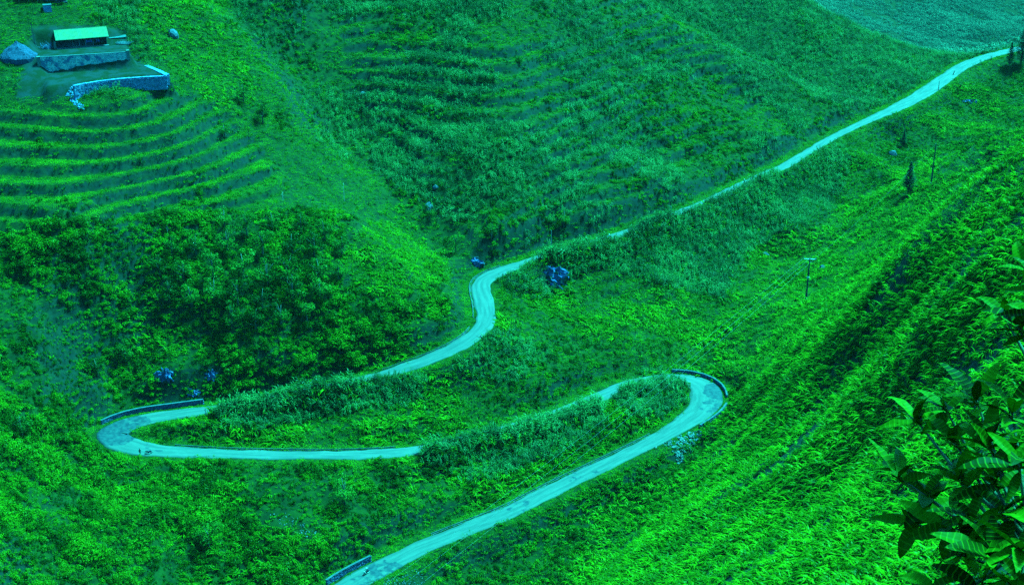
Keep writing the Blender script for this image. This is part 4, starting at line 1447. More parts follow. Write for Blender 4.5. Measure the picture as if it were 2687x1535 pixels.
t = local_thing('washing', LW * 0.62, 0.0, 'blue washing hung under the eave of the farmhouse', 'washing')
for k in range(5):
    hb('garment', [(k * 0.62 - 0.4 + (1.0 if k > 2 else 0), 0.1, 0.2, 0.03, 1.15 + 0.1 * (k % 2), 1.95)], M_CLOTH, t)
hb('line', [(1.2, 0.1, 2.4, 0.012, 1.96, 1.985)], M_POST, t)
t = local_thing('leaning_board', -0.9, 0.4, 'whitish board standing upright at the left corner of the farmhouse', 'board')
hb('board', [(0, 0, 0.32, 0.05, 0.0, 2.3)], M_WHITE, t)
t = local_thing('lean_to_shed', LW + 1.2, 2.6, 'low shed with pale blue sheet roof at the right end of the farmhouse', 'shed')
for (x_, y_) in ((0.2, 0.2), (4.2, 0.4), (0.2, 4.6), (4.4, 4.8)):
    hb('post', [(x_, y_, 0.07, 0.07, -0.3, 1.6 + 0.05 * y_)], M_POST, t)
mesh_obj('sheet_roof', [(-0.3, -0.6, 1.5), (4.9, -0.3, 1.45), (5.2, 5.2, 2.0), (-0.2, 5.4, 2.15), (-0.3, -0.6, 1.42), (4.9, -0.3, 1.37), (5.2, 5.2, 1.92), (-0.2, 5.4, 2.07)],
         [(0, 1, 2, 3), (4, 7, 6, 5), (0, 4, 5, 1), (1, 5, 6, 2), (2, 6, 7, 3), (3, 7, 4, 0)], M_TARP, t)
hb('back_boards', [(2.2, 4.9, 2.2, 0.05, -0.2, 1.7)], M_WOOD, t)
t = local_thing('roofing_sheet_stack', LW + 4.6, 8.6, 'narrow white sheet lying on the grass behind the shed', 'roofing sheet')
hb('sheet', [(0, 0, 2.0, 0.45, 0.35, 0.5), (0.3, 0.08, 1.9, 0.4, 0.51, 0.58)], M_WHITE, t)
t = local_thing('timber_pile', LW + 5.0, -0.4, 'loose pile of grey timber beams beside the shed', 'timber pile')
for k in range(6):
    V, F = [], []
    obox(V, F, np.array([0.0, 0.0]), X1, Y1, 1.9 + 0.3 * (k % 3), 0.11, 0, 0.2)
    o = mesh_obj('beam', V, F, M_POST, t)
    o.location = (0.2 * k - 0.5, 0.34 * k - 0.8, 0.05 + 0.12 * (k % 3))
    o.rotation_euler = (0, 0.05, -0.35 + 0.16 * (k % 4))
t = local_thing('wooden_mast', -6.8, 3.2, 'dark upright wooden mast left of the farmhouse', 'mast')
V, F = [], []
tube(V, F, [(0.4, 0, -0.6), (0, 0, 7.6)], [0.11, 0.07], 7)
mesh_obj('mast', V, F, M_WOOD, t)
# brush heap beside the house
V, F = [], []
for k in range(90):
    a = rr_.uniform(0, 6.28); q = 1.6 * math.sqrt(rr_.random())
    blade(V, F, (q * math.cos(a), q * math.sin(a), 0), rr_.uniform(0, 6.28), rr_.uniform(1.4, 2.8), 0.12, rr_.uniform(0.5, 1.4), rr_.uniform(0.3, 1.2), 3)
o = mesh_obj('brush_heap', V, F, M_STONE)
q = org - ex * 3.2 + ey * 1.6
o.location = (q[0], q[1], HOUSE_Z)
tag(o, 'dark heap of dry brush between the mast and the farmhouse', 'brush heap')


def pxline(pts_, z):
    return [(*PZ(u_, v_, z)[:2], z) for u_, v_ in pts_]


def ground_line(pts_, n=12):
    out = []
    for i in range(len(pts_) - 1):
        for k in range(n):
            f = k / n
            p = hit(pts_[i][0] * (1 - f) + pts_[i + 1][0] * f, pts_[i][1] * (1 - f) + pts_[i + 1][1] * f)
            out.append((p.x, p.y, p.z))
    p = hit(*pts_[-1]); out.append((p.x, p.y, p.z))
    return out


# upper retaining wall: plastered face with a ragged foot and an end pillar
top = [PZ(u_, v_, HOUSE_Z + 0.25) for u_, v_ in ((100, 151), (160, 148), (225, 144), (290, 140), (335, 137))]
ln = [(p[0], p[1], HOUSE_Z - 2.5) for p in top]
w = stone_wall('retaining_wall', ln, 2.75, 2.75, 0.7, M_PLASTER, 'pale masonry retaining wall below the farmhouse terrace', 'retaining wall', cope=M_COPING, bury=3.2, block=(1.1, 0.55), jit=0.05, seed=7)
V, F = [], []
p = top[-1]
obox(V, F, np.array([p[0], p[1]]) - np.array(ln[0][:2]), ex, ey, 0.45, 0.45, -0.5, 3.3)
mesh_obj('end_pillar', V, F, M_WHITE, w)
V, F = [], []
p = top[0]
obox(V, F, np.array([0.0, 0.0]), ex, ey, 0.5, 0.5, -3.0, 2.95)
mesh_obj('end_pillar', V, F, M_WHITE, w)

# lower retaining wall of field stones with its return and tumbled tail
topl = [PZ(u_, v_, YARD_Z + 0.2) for u_, v_ in ((192, 226), (212, 221), (260, 213), (316, 206), (380, 201), (437, 198))]
ln = [(p[0], p[1], YARD_Z - 2.3) for p in topl]
stone_wall('retaining_wall', ln, 2.6, 2.4, 0.9, M_FIELDSTONE, 'curved blue grey field stone wall holding the lower yard', 'retaining wall', bury=1.6, block=(0.62, 0.42), jit=0.13, seed=8)
ret = [PZ(u_, v_, YARD_Z + 0.2) for u_, v_ in ((439, 198), (412, 184), (384, 171))]
ln = [(p[0], p[1], YARD_Z - 1.6) for p in ret]
stone_wall('retaining_wall', ln, 2.0, 1.7, 1.3, M_FIELDSTONE, 'short field stone wall closing the right side of the yard', 'retaining wall', bury=1.2, block=(0.62, 0.42), jit=0.13, seed=9)
rubble('loose_stones', [(188, 226), (210, 228), (206, 250), (200, 262), (224, 284), (214, 292), (190, 272), (172, 252)], 210, 0.18, 0.5, M_FIELDSTONE, 9)

# gravel heap at the left
hc = hit(44, 150)
bm = bmesh.new()
bmesh.ops.create_icosphere(bm, subdivisions=4, radius=1.0)
for q in bm.verts:
    d = math.hypot(q.co.x, q.co.y)
    zz = max(q.co.z, -0.3)
    prof_ = (1 - d) ** 0.9 if d < 1 else 0
    q.co = Vector((q.co.x * 6.2, q.co.y * 4.6, (prof_ * 4.6 + 0.2) if zz > 0 else -1.2)) + Vector((0, 0, 0.35 * float(lattice_noise(q.co.x * 6, q.co.y * 6, 1.1, 81))))
V = [tuple(q.co) for q in bm.verts]; F = [tuple(q.index for q in f.verts) for f in bm.faces]
bm.free()
heap = empty('gravel_heap', hc + Vector((0, 1.5, -0.4)))
tag(heap, 'steep heap of blue grey gravel at the left of the farmhouse', 'gravel heap')
mesh_obj('heap', V, F, M_GRAVEL, heap)
V2_, F2_ = [], []
bv, bf = rock_verts(1.0, 77, 0.3, 1)
for k in range(420):
    q = V[rr_.randrange(len(V))]
    if q[2] < 0.05: continue
    s = rr_.uniform(0.08, 0.26)
    i0 = len(V2_)
    V2_ += [(q[0] + a[0] * s + 0.0, q[1] + a[1] * s, q[2] + a[2] * s * 0.7) for a in bv]
    F2_ += [tuple(i0 + j for j in f) for f in bf]
tag(mesh_obj('stones', V2_, F2_, M_GRAVEL, heap), kind='stuff')

# second house, only its foot reaches into the picture
pb = hit(108, 12)
h2 = empty('farmhouse', pb + Vector((0, 1.5, 0)), hrot)
tag(h2, 'dark house at the top left of which only the lower wall shows', 'house')
hb('wall', [(0, 3, 7.0, 2.6, -2.0, 2.6)], M_WOOD, h2)
for k in range(6):
    hb('post', [(-6.8 + k * 2.72, 0.0, 0.09, 0.09, -1.5, 2.6)], M_POST, h2)
V = [(-7.6, -1.0, 2.6), (7.6, -1.0, 2.6), (7.6, 3, 4.4), (-7.6, 3, 4.4), (-7.6, 6.6, 2.7), (7.6, 6.6, 2.7)]
mesh_obj('roof', V, [(0, 1, 2, 3), (3, 2, 5, 4), (0, 3, 4), (1, 5, 2)], M_ROOF2, h2)
hb('plinth', [(0, 0.2, 7.4, 0.5, -2.0, 0.05)], M_EARTH, h2)
t = empty('water_tank', hit(125, 28), hrot)
tag(t, 'small blue grey masonry tank in front of the top left house', 'tank')
hb('tank_wall', [(0, 0, 1.2, 0.9, -0.5, 1.7)], M_FIELDSTONE, t)
hb('lid', [(0, 0, 1.3, 1.0, 1.71, 1.82)], M_COPING, t)

# ------------------------------------------------------------------ utility poles and wires
M_POLE = surf_mat('dark_pole_concrete', (0.012, 0.022, 0.032), (0.030, 0.045, 0.055), 1.5, 0.8, local=True)
M_PALEPOLE = surf_mat('pale_pole_concrete', (0.10, 0.15, 0.16), (0.17, 0.22, 0.22), 1.5, 0.8, local=True)
M_STEEL = surf_mat('galvanised_steel', (0.25, 0.32, 0.32), (0.32, 0.38, 0.38), 3.0, 0.4, local=True)
M_WIRE = surf_mat('aluminium_wire', (0.03, 0.05, 0.06), (0.05, 0.07, 0.08), 3.0, 0.5)
POLES = [(2115, 787, 675, 1, M_POLE, 'dark utility pole with a pale steel crossarm on the green slope', 0.23),
         (2443, 484, 378, 0, M_POLE, 'plain dark utility pole on the slope right of the lone conifer', 0.22),
         (1446, 656, 604, 0, M_PALEPOLE, 'thin pale pole at the road edge above the blue rock outcrop', 0.12),
         (1760, 566, 542, 0, M_PALEPOLE, 'short pale pole at the road edge halfway up the far straight', 0.13),
         (2462, 238, 214, 0, M_POLE, 'thin pole at the road side near the far end of the road', 0.13)]
ARM_ENDS = {}
for k, (u_, vb, vt, arm, mat, lab, rad) in enumerate(POLES):
    p = hit(u_, vb)
    ppm = FPX / (p.y * CP - p.z * SP)
    H = (vb - vt) / (ppm * 0.95)
    t = empty('utility_pole', p)
    tag(t, lab, 'utility pole', 'utility poles of the valley')
    V, F = [], []
    tube(V, F, [(0, 0, -0.8), (0, 0, H)], [rad * 1.25, rad * 0.75], 8)
    mesh_obj('pole', V, F, mat, t)
    if k < 2:
        V, F = [], []
        tube(V, F, [(0, 0, -0.1), (0, 0, 0.55)], [rad * 1.5, rad * 1.45], 8)
        mesh_obj('foot_sleeve', V, F, M_PALEPOLE, t)
    if arm:
        V, F = [], []
        obox(V, F, np.array([0.0, -0.16]), np.array([0.995, -0.10]), np.array([0.10, 0.995]), 1.75, 0.10, H - 0.34, H - 0.14)
        mesh_obj('crossarm', V, F, M_STEEL, t)
        for sgn in (-1, 1):
            V, F = [], []
            tube(V, F, [(0, -0.15, H - 1.1), (sgn * 0.75, -0.15 - sgn * 0.07, H - 0.28)], [0.035, 0.035], 5)
            mesh_obj('brace', V, F, M_STEEL, t)
        for j, x_ in enumerate((-1.6, 0.12, 1.6)):
            V, F = [], []
            yy_ = -0.16 - x_ * 0.10
            zb = H - 0.14
            tube(V, F, [(x_, yy_, zb), (x_, yy_, zb + 0.12), (x_, yy_, zb + 0.20), (x_, yy_, zb + 0.30), (x_, yy_, zb + 0.38)], [0.03, 0.10, 0.07, 0.10, 0.04], 8)
            mesh_obj('insulator', V, F, M_WHITE, t)
            ARM_ENDS[j] = np.array([p.x + x_, p.y + yy_, p.z + zb + 0.36])
        V, F = [], []
        tube(V, F, [(0, 0, H * 0.52), (0, 0, H * 0.56)], [rad * 1.5, rad * 1.5], 8)
        mesh_obj('band', V, F, M_STEEL, t)
    else:
        ptop = np.array([p.x, p.y, p.z + H])
        if k == 1: POLE2 = ptop
WLAB = ['leftmost of the three power wires running down from the crossarm pole', 'middle one of the three power wires running down from the crossarm pole', 'rightmost of the three power wires running down from the crossarm pole']
far_anchor = [PZ(640 + 26 * j, 1800 + 24 * j, -176.0) for j in range(3)]
for j in range(3):
    a_, b_ = ARM_ENDS[j], far_anchor[j]
    pts_ = []
    for k in range(41):
        f = k / 40
        q = a_ * (1 - f) + b_ * f
        q[2] -= 4 * 2.4 * f * (1 - f)
        pts_.append(q)
    V, F = [], []
    tube(V, F, pts_, [0.016] * 41, 5)
    tag(mesh_obj('power_wire', V, F, M_WIRE), WLAB[j], 'power wire', 'power wires')
a_, b_ = ARM_ENDS[2], POLE2
pts_ = [a_ * (1 - k / 20) + b_ * (k / 20) - np.array([0, 0, 4 * 1.5 * (k / 20) * (1 - k / 20)]) for k in range(21)]
V, F = [], []
tube(V, F, pts_, [0.015] * 21, 5)
tag(mesh_obj('power_wire', V, F, M_WIRE), 'power wire rising from the crossarm pole to the plain dark pole', 'power wire', 'power wires')

# ------------------------------------------------------------------ people and motorcycles
def plain(name, c, rough=0.6, spec=0.4):
    m, nt, out = new_mat(name)
    b = N(nt, 'ShaderNodeBsdfPrincipled', Roughness=rough)
    b.inputs['Specular IOR Level'].default_value = spec
    n_ = ramp(nt, noise(nt, 9.0, 3, nt.nodes.new('ShaderNodeTexCoord').outputs['Object']), 0.3, 0.7)
    nt.links.new(mixc(nt, n_, tuple(x * 0.8 for x in c), c), b.inputs['Base Color'])
    nt.links.new(b.outputs[0], out.inputs['Surface'])
    return m


M_SKIN = plain('skin', (0.30, 0.17, 0.11))
M_DARKCLOTH = plain('dark_navy_cloth', (0.010, 0.012, 0.035), 0.85)
M_BLACKCLOTH = plain('black_cloth', (0.008, 0.008, 0.012), 0.85)
M_BLUECLOTH = plain('blue_cloth', (0.02, 0.03, 0.16), 0.85)
M_HELMET = plain('white_helmet', (0.75, 0.78, 0.80), 0.25, 0.5)
M_HAIR = plain('black_hair', (0.006, 0.006, 0.008), 0.5)
M_TYRE = plain('tyre_rubber', (0.012, 0.012, 0.014), 0.8)
M_PAINT = plain('dark_blue_motorcycle_paint', (0.01, 0.014, 0.07), 0.3, 0.5)
M_FAIR = plain('white_motorcycle_fairing', (0.70, 0.75, 0.78), 0.3, 0.5)
M_CHROME = plain('bright_metal', (0.45, 0.47, 0.48), 0.3, 0.6)


def skin_body(name, joints, edges, mats, pick, parent):
    """one continuous figure grown round a skeleton; joints: name -> (x, y, z, radius)"""
    names = list(joints)
    me = bpy.data.meshes.new(name)
    me.from_pydata([joints[k][:3] for k in names], [(names.index(a), names.index(b)) for a, b in edges], [])
    o = bpy.data.objects.new(name, me)
    COL.objects.link(o)
    md = o.modifiers.new('skin', 'SKIN')
    md.use_smooth_shade = True
    for i, k in enumerate(names):
        r_ = joints[k][3]
        me.skin_vertices[0].data[i].radius = (r_, r_)
    me.skin_vertices[0].data[0].use_root = True
    o.modifiers.new('sub', 'SUBSURF').levels = 2
    dg = bpy.context.evaluated_depsgraph_get()
    dg.update()
    new = bpy.data.meshes.new_from_object(o.evaluated_get(dg))
    bpy.data.objects.remove(o)
    new.name = name
    new.materials.clear()
    for m in mats:
        new.materials.append(m)
    for p in new.polygons:
        p.material_index = pick(p.center)
        p.use_smooth = True
    ob = bpy.data.objects.new(name, new)
    COL.objects.link(ob)
    ob.parent = parent
    return ob


EDG = [('pelvis', 'waist'), ('waist', 'chest'), ('chest', 'neck'), ('neck', 'chin'), ('chin', 'skull'),
       ('chest', 'shl'), ('shl', 'ell'), ('ell', 'wrl'), ('wrl', 'hal'), ('chest', 'shr'), ('shr', 'elr'), ('elr', 'wrr'), ('wrr', 'har'),
       ('pelvis', 'hil'), ('hil', 'knl'), ('knl', 'anl'), ('anl', 'tol'), ('pelvis', 'hir'), ('hir', 'knr'), ('knr', 'anr'), ('anr', 'tor')]
# figures face -Y
STAND = dict(pelvis=(0, 0, .95, .13), waist=(0, 0, 1.10, .125), chest=(0, .01, 1.33, .145), neck=(0, 0, 1.49, .055), chin=(0, -.02, 1.56, .075), skull=(0, -.01, 1.66, .095),
             shl=(.19, .01, 1.41, .062), ell=(.25, .05, 1.14, .046), wrl=(.24, -.04, .90, .033), hal=(.23, -.07, .81, .038),
             shr=(-.19, .01, 1.41, .062), elr=(-.25, .05, 1.14, .046), wrr=(-.24, -.04, .90, .033), har=(-.23, -.07, .81, .038),
             hil=(.09, 0, .90, .095), knl=(.10, -.02, .50, .065), anl=(.10, .03, .09, .045), tol=(.11, -.14, .04, .042),
             hir=(-.09, 0, .90, .095), knr=(-.10, -.05, .50, .065), anr=(-.10, -.02, .09, .045), tor=(-.11, -.19, .04, .042))
RIDE = dict(pelvis=(0, .28, .86, .14), waist=(0, .25, 1.02, .13), chest=(0, .14, 1.25, .15), neck=(0, .07, 1.40, .055), chin=(0, .02, 1.46, .075), skull=(0, .02, 1.56, .095),
            shl=(.19, .12, 1.32, .062), ell=(.27, -.10, 1.10, .046), wrl=(.29, -.33, 1.03, .034), hal=(.30, -.41, 1.02, .04),
            shr=(-.19, .12, 1.32, .062), elr=(-.27, -.10, 1.10, .046), wrr=(-.29, -.33, 1.03, .034), har=(-.30, -.41, 1.02, .04),
            hil=(.11, .24, .84, .10), knl=(.21, -.16, .74, .07), anl=(.19, .02, .36, .046), tol=(.20, -.12, .30, .043),
            hir=(-.11, .24, .84, .10), knr=(-.21, -.16, .74, .07), anr=(-.19, .02, .36, .046), tor=(-.20, -.12, .30, .043))


def person(label, loc, rotz, pose, top, legs, helmet):
    t = empty('person', loc, rotz)
    tag(t, label, 'person')
    split = .98 if pose is STAND else .88
    neck = 1.45 if pose is STAND else 1.37

    def pick(c):
        if c.z > neck: return 2
        if c.z < .12 and pose is STAND: return 3
        if pose is RIDE and c.y < -.36 and c.z > .95: return 2
        if pose is STAND and c.z < .87 and abs(c.x) > .2: return 2
        return 0 if c.z > split else 1
    skin_body('body', pose, EDG, [top, legs, M_SKIN, M_BLACKCLOTH], pick, t)
    hx = pose['skull']
    bm = bmesh.new()
    bmesh.ops.create_uvsphere(bm, u_segments=16, v_segments=10, radius=0.135 if helmet else 0.118)
    for q in bm.verts:
        if q.co.z < -0.03: q.co.z = -0.03 + (q.co.z + 0.03) * (0.5 if helmet else 0.1)
        if not helmet and q.co.y < -0.05: q.co.z += 0.03
        q.co.y *= 1.1
    me_ = bpy.data.meshes.new('helmet' if helmet else 'hair')
    bm.to_mesh(me_); bm.free()
    me_.polygons.foreach_set('use_smooth', [True] * len(me_.polygons))
    o = link('helmet' if helmet else 'hair', me_, helmet if helmet else M_HAIR, t, loc=(hx[0], hx[1] + .01, hx[2] + .03))
    # face: nose and eyes
    V, F = [], []
    i = 0
    V = [(-.014, -.10, hx[2] - .04), (.014, -.10, hx[2] - .04), (0, -.10, hx[2] + .01), (0, -.128, hx[2] - .03)]
    V = [(a, b + hx[1] + .01, c) for a, b, c in V]
    mesh_obj('nose', V, [(0, 1, 3), (1, 2, 3), (2, 0, 3), (0, 2, 1)], M_SKIN, t)
    for sx_ in (-.035, .035):
        V, F = rock_verts(.012, 3, 0, 1)
        e_ = mesh_obj('eye', V, F, M_HAIR, t)
        e_.location = (hx[0] + sx_, hx[1] - .085, hx[2] + .005)
    return t


def torus(V, F, c, Rm, rm, nu=18, nv=7):
    i0 = len(V)
    for a in range(nu):
        A = 2 * math.pi * a / nu
        for b in range(nv):
            B = 2 * math.pi * b / nv
            q = Rm + rm * math.cos(B)
            V.append((c[0] + rm * math.sin(B) * 0.9, c[1] + q * math.cos(A), c[2] + q * math.sin(A)))
    for a in range(nu):
        for b in range(nv):
            F.append((i0 + a * nv + b, i0 + ((a + 1) % nu) * nv + b, i0 + ((a + 1) % nu) * nv + (b + 1) % nv, i0 + a * nv + (b + 1) % nv))


def motorcycle(label, loc, rotz, fairing):
    t = empty('motorcycle', loc, rotz)
    tag(t, label, 'motorcycle')
    for yy_ in (-.62, .62):
        V, F = [], []
        torus(V, F, (0, yy_, .29), .235, .055)
        w_ = mesh_obj('wheel', V, F, M_TYRE, t, True)
        V, F = [], []
        for k in range(6):
            A = k * math.pi / 3
            tube(V, F, [(0, yy_, .29), (0, yy_ + .2 * math.cos(A), .29 + .2 * math.sin(A))], [.012, .012], 4)
        tube(V, F, [(-.07, yy_, .29), (.07, yy_, .29)], [.05, .05], 8)
        mesh_obj('rim', V, F, M_CHROME, w_)
    V, F = [], []
    tube(V, F, [(0, -.62, .29), (0, -.55, .60), (0, -.42, .98)], [.03, .035, .03])
    mesh_obj('fork', V, F, M_CHROME, t)
    V, F = [], []
    tube(V, F, [(0, -.46, .86), (0, -.30, .72), (0, -.05, .52), (0, .20, .55), (0, .45, .66), (0, .78, .72)], [.05, .10, .12, .13, .13, .05], 10)
    mesh_obj('body', V, F, M_PAINT, t, True)
    V, F = [], []
    tube(V, F, [(0, -.14, .40), (0, .05, .32), (0, .25, .36)], [.10, .14, .10], 8)
    mesh_obj('engine', V, F, M_TYRE, t, True)
    V, F = [], []
    tube(V, F, [(0, -.02, .72), (0, .2, .74), (0, .55, .80), (0, .72, .80)], [.08, .12, .12, .06], 10)
    mesh_obj('seat', V, F, M_TYRE, t, True)
    V, F = [], []
    tube(V, F, [(-.34, -.36, 1.01), (-.2, -.40, 1.0), (0, -.43, .98), (.2, -.40, 1.0), (.34, -.36, 1.01)], [.018, .015, .018, .015, .018], 6)
    mesh_obj('handlebar', V, F, M_TYRE, t)
    V, F = [], []
    V = [(-.20, -.58, .95), (.20, -.58, .95), (.26, -.34, .42), (-.26, -.34, .42), (-.14, -.62, .72), (.14, -.62, .72), (-.20, -.50, .95), (.20, -.50, .95), (.24, -.26, .42), (-.24, -.26, .42)]
    F = [(0, 4, 5, 1), (4, 3, 2, 5), (0, 3, 4), (1, 5, 2), (6, 7, 8, 9), (0, 1, 7, 6), (3, 9, 8, 2), (0, 6, 9, 3), (1, 2, 8, 7)]
    mesh_obj('fairing', V, F, fairing, t)
    V, F = rock_verts(.08, 4, 0, 2)
    h_ = mesh_obj('headlight', V, F, M_CHROME, t, True)
    h_.location = (0, -.60, .90)
    V, F = [], []
    tube(V, F, [(.12, .05, .28), (.14, .45, .30), (.15, .80, .42)], [.03, .04, .045], 8)
    mesh_obj('exhaust', V, F, M_CHROME, t)
    V, F = [], []
    tube(V, F, [(0, -.85, .44), (0, -.66, .60), (0, -.42, .58)], [.05, .06, .05], 6)
    mesh_obj('mudguard', V, F, M_PAINT, t)
    return t


def on_road(u_, v_, off=0.0):
    k = road_index(u_, v_)
    p = PZ(u_, v_, ROAD[k, 2] + 0.06)
    return Vector((p[0], p[1], ROAD[k, 2] + 0.05)), math.atan2(-tang[k, 0], tang[k, 1])


p, a = on_road(962, 1505)
# heading down the road towards the lower left corner: forward is -Y of the model
motorcycle('motorcycle with a white front coming down beside the dark bottom wall', p, a, M_FAIR)
person('rider in dark clothes with a white helmet on the bottom road', p, a, RIDE, M_DARKCLOTH, M_BLACKCLOTH, M_HELMET)
p, a = on_road(1598, 628)
motorcycle('dark motorcycle on the far straight beside the bright grass verge', p, a, M_PAINT)
person('rider in blue with a white helmet on the far straight', p, a, RIDE, M_BLUECLOTH, M_DARKCLOTH, M_HELMET)
p, a = on_road(1952, 483)
motorcycle('tiny white fronted motorcycle farther along the straight', p, a, M_FAIR)
person('tiny rider in dark clothes and white helmet farther along the straight', p, a, RIDE, M_DARKCLOTH, M_DARKCLOTH, M_HELMET)
p, a = on_road(2503, 196)
motorcycle('dark motorcycle near the far end of the road', p, a, M_PAINT)
person('dark clad rider on the motorcycle near the far end of the road', p, a, RIDE, M_DARKCLOTH, M_BLACKCLOTH, M_HAIR)
p, a = on_road(368, 1193)
person('person in black standing at the edge of the left road bend', p, 0.6, STAND, M_BLACKCLOTH, M_DARKCLOTH, None)
p, a = on_road(390, 1190)
motorcycle('black motorcycle parked at the edge of the left road bend', p, a + 0.5, M_PAINT)

# ------------------------------------------------------------------ the broad leaved shrub close to the viewer
def near_leaf_mat():
    m, nt, out = new_mat('leathery_leaf')
    info = nt.nodes.new('ShaderNodeObjectInfo')
    col = mixc(nt, info.outputs['Random'], (0.004, 0.014, 0.0003), (0.034, 0.095, 0.0012))
    tc = nt.nodes.new('ShaderNodeTexCoord')
    sep = nt.nodes.new('ShaderNodeSeparateXYZ')
    nt.links.new(tc.outputs['Object'], sep.inputs[0])
    wv = N(nt, 'ShaderNodeTexWave', Scale=14.0, Distortion=1.5)
    wv.bands_direction = 'X'
    nt.links.new(tc.outputs['Object'], wv.inputs['Vector'])
    col = mixc(nt, ramp(nt, wv.outputs['Fac'], 0.8, 1.0), col, mixc(nt, 0.5, col, (0.055, 0.14, 0.003)))
    b = N(nt, 'ShaderNodeBsdfPrincipled', Roughness=0.5)
    b.inputs['Specular IOR Level'].default_value = 0.02
    nt.links.new(col, b.inputs['Base Color'])
    t = nt.nodes.new('ShaderNodeBsdfTranslucent')
    nt.links.new(mixc(nt, 0.35, col, (0.03, 0.09, 0.002)), t.inputs['Color'])
    mx = nt.nodes.new('ShaderNodeMixShader')
    mx.inputs[0].default_value = 0.10
    nt.links.new(b.outputs[0], mx.inputs[1])
    nt.links.new(t.outputs[0], mx.inputs[2])
    bn = N(nt, 'ShaderNodeBump', Strength=0.15, Distance=0.003)
    nt.links.new(wv.outputs['Fac'], bn.inputs['Height'])
    nt.links.new(bn.outputs[0], b.inputs['Normal'])
    nt.links.new(mx.outputs[0], out.inputs['Surface'])
    return m


M_LEAF = near_leaf_mat()
M_STEM = surf_mat('green_brown_stem', (0.02, 0.03, 0.008), (0.05, 0.06, 0.02), 20.0, 0.7, 0.3, 60.0)
rl = random.Random(23)


def big_leaf(L, Wd, curl, fold, twist):
    nu, nv = 9, 4
    V, F = [], []
    ang, p = 0.0, np.array([0.0, 0.0, 0.0])
    for i in range(nu + 1):
        f = i / nu
        wd = Wd * (math.sin(math.pi * min(1, f * 0.97 + 0.03)) ** 0.75) * (1.1 - 0.35 * f) if i < nu else 0.002
        for j in range(-nv, nv + 1):
            g = j / nv
            z = abs(g) * wd * fold - (g * g) * wd * 0.25 * fold + 0.0025 * math.sin(f * 17 + g * 2) * abs(g)
            tw = twist * f
            y = g * wd * math.cos(tw); z2 = z + g * wd * math.sin(tw)
            V.append((p[0] - z2 * math.sin(ang), y, p[2] + z2 * math.cos(ang)))
        ang -= curl / nu * (0.4 + 1.2 * f)
        p = p + np.array([math.cos(ang), 0, math.sin(ang)]) * L / nu
    w = 2 * nv + 1
    for i in range(nu):
        for j in range(w - 1):
            F.append((i * w + j, i * w + j + 1, (i + 1) * w + j + 1, (i + 1) * w + j))
    i0 = len(V)
    tube(V, F, [(-0.022, 0, -0.004), (0.0, 0, 0), (L * 0.5, 0, V[4 * w + nv][2] - 0.001)], [0.0022, 0.0022, 0.0012], 5)
    return mesh_data('leaf', V, F, M_LEAF)


LEAVES = [big_leaf(rl.uniform(0.17, 0.23), rl.uniform(0.030, 0.042), c, f, tw) for c, f, tw in ((0.35, 0.30, 0.05), (0.7, 0.22, -0.15), (1.0, 0.30, 0.1), (0.25, 0.42, 0.2), (0.8, 0.45, -0.05), (1.3, 0.25, 0.0))]

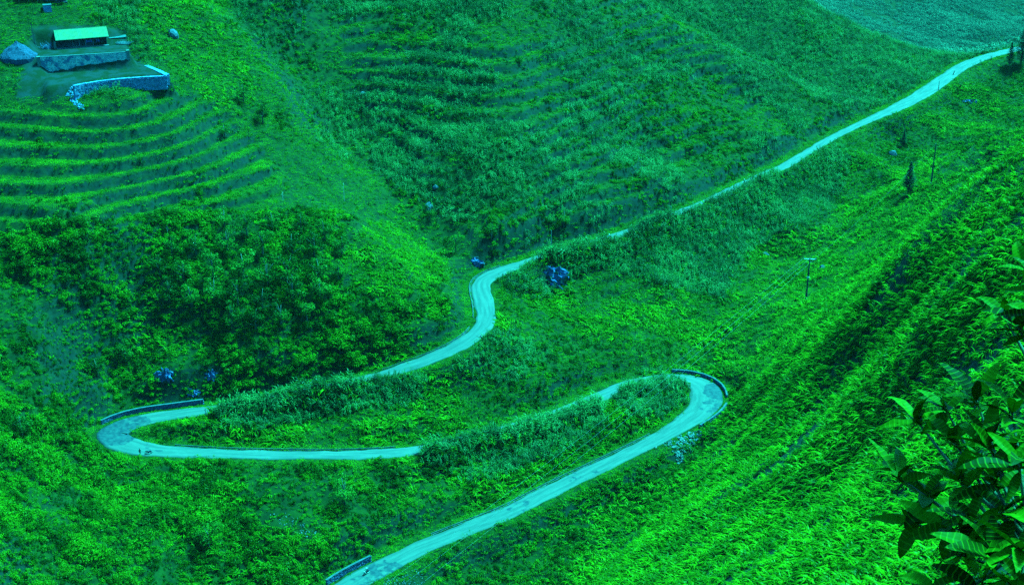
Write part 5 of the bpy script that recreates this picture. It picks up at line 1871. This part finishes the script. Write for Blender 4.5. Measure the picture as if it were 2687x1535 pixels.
BASE_A = Vector((2.62, 4.35, float(ground_z(2.62, 4.35)) - 0.1))
SHRUBS = [
    ('broad leaved shrub with bright and dark leaves at the lower right edge close by', [
        (2400, 1075, 5.6, 8, 1.0), (2475, 1040, 5.5, 8, 1.0), (2560, 1020, 5.3, 8, 1.05), (2655, 1050, 5.1, 8, 1.1), (2500, 1130, 5.3, 8, 1.0), (2590, 1130, 5.1, 9, 1.1),
        (2350, 1225, 5.5, 7, 1.05), (2425, 1275, 5.4, 9, 1.0), (2385, 1345, 5.5, 9, 1.0), (2510, 1230, 5.2, 9, 1.0), (2600, 1225, 5.0, 9, 1.1), (2670, 1180, 4.9, 8, 1.1),
        (2470, 1360, 5.2, 8, 1.0), (2550, 1340, 5.0, 9, 1.1), (2630, 1320, 4.9, 9, 1.1), (2520, 1440, 5.0, 7, 1.1), (2600, 1440, 4.8, 8, 1.15), (2675, 1420, 4.7, 8, 1.2), (2440, 1525, 5.0, 4, 1.0), (2560, 1530, 4.8, 6, 1.1), (2650, 1520, 4.7, 7, 1.2)]),
    ('leafy sprig reaching in at the right edge above the large shrub', [
        (2630, 822, 5.4, 9, 0.9), (2668, 850, 5.2, 8, 0.95), (2700, 800, 5.1, 7, 1.0), (2690, 692, 5.6, 6, 0.85), (2715, 735, 5.3, 6, 0.9)])]
for si, (lab, whorls) in enumerate(SHRUBS):
    root = empty('broadleaf_shrub', BASE_A + Vector((0.25 * si, 0.15 * si, 0)))
    tag(root, lab, 'shrub')
    B0 = Vector(root.location)
    hub = Vector(PT(2700, 1420 if si == 0 else 1000, 4.95)) if si == 0 else Vector(PT(2760, 1000, 5.2))
    V, F = [], []
    tube(V, F, [(0, 0, 0), tuple((hub - B0) * 0.5 + Vector((0.05, 0.03, 0))), tuple(hub - B0)], [0.028, 0.022, 0.016], 8)
    mesh_obj('stem', V, F, M_STEM, root, True)
    for (u_, v_, t_, n_, sc) in whorls:
        v_ += 22 if si == 0 else 0
        tip = Vector(PT(u_, v_, t_))
        mid = hub * 0.45 + tip * 0.55 + Vector((0.02, 0, -0.06))
        V, F = [], []
        tube(V, F, [tuple(hub - B0), tuple(mid - B0), tuple(tip - B0)], [0.011, 0.008, 0.004], 6)
        mesh_obj('branch', V, F, M_STEM, root, True)
        out_d = (tip - hub).normalized()
        for k in range(n_):
            az = k * 2.4 + rl.uniform(-0.4, 0.4)
            el = rl.uniform(-0.75, 0.75) if k > 2 else rl.uniform(0.3, 1.0)
            d = Vector((math.cos(az) * math.cos(el), math.sin(az) * math.cos(el), math.sin(el))) + out_d * 0.45
            d.normalize()
            upv = Vector((rl.gauss(0, 0.35), rl.gauss(0, 0.35), 1))
            yv = upv.cross(d).normalized()
            zv = d.cross(yv)
            M3 = Matrix((d, yv, zv)).transposed().to_4x4()
            lf = link('leaf', LEAVES[rl.randrange(6)], None, root)
            M3.translation = tip - B0 - out_d * 0.03 * k / n_ * 2
            lf.matrix_local = M3 @ Matrix.Scale(sc * rl.uniform(0.55, 0.92), 4)
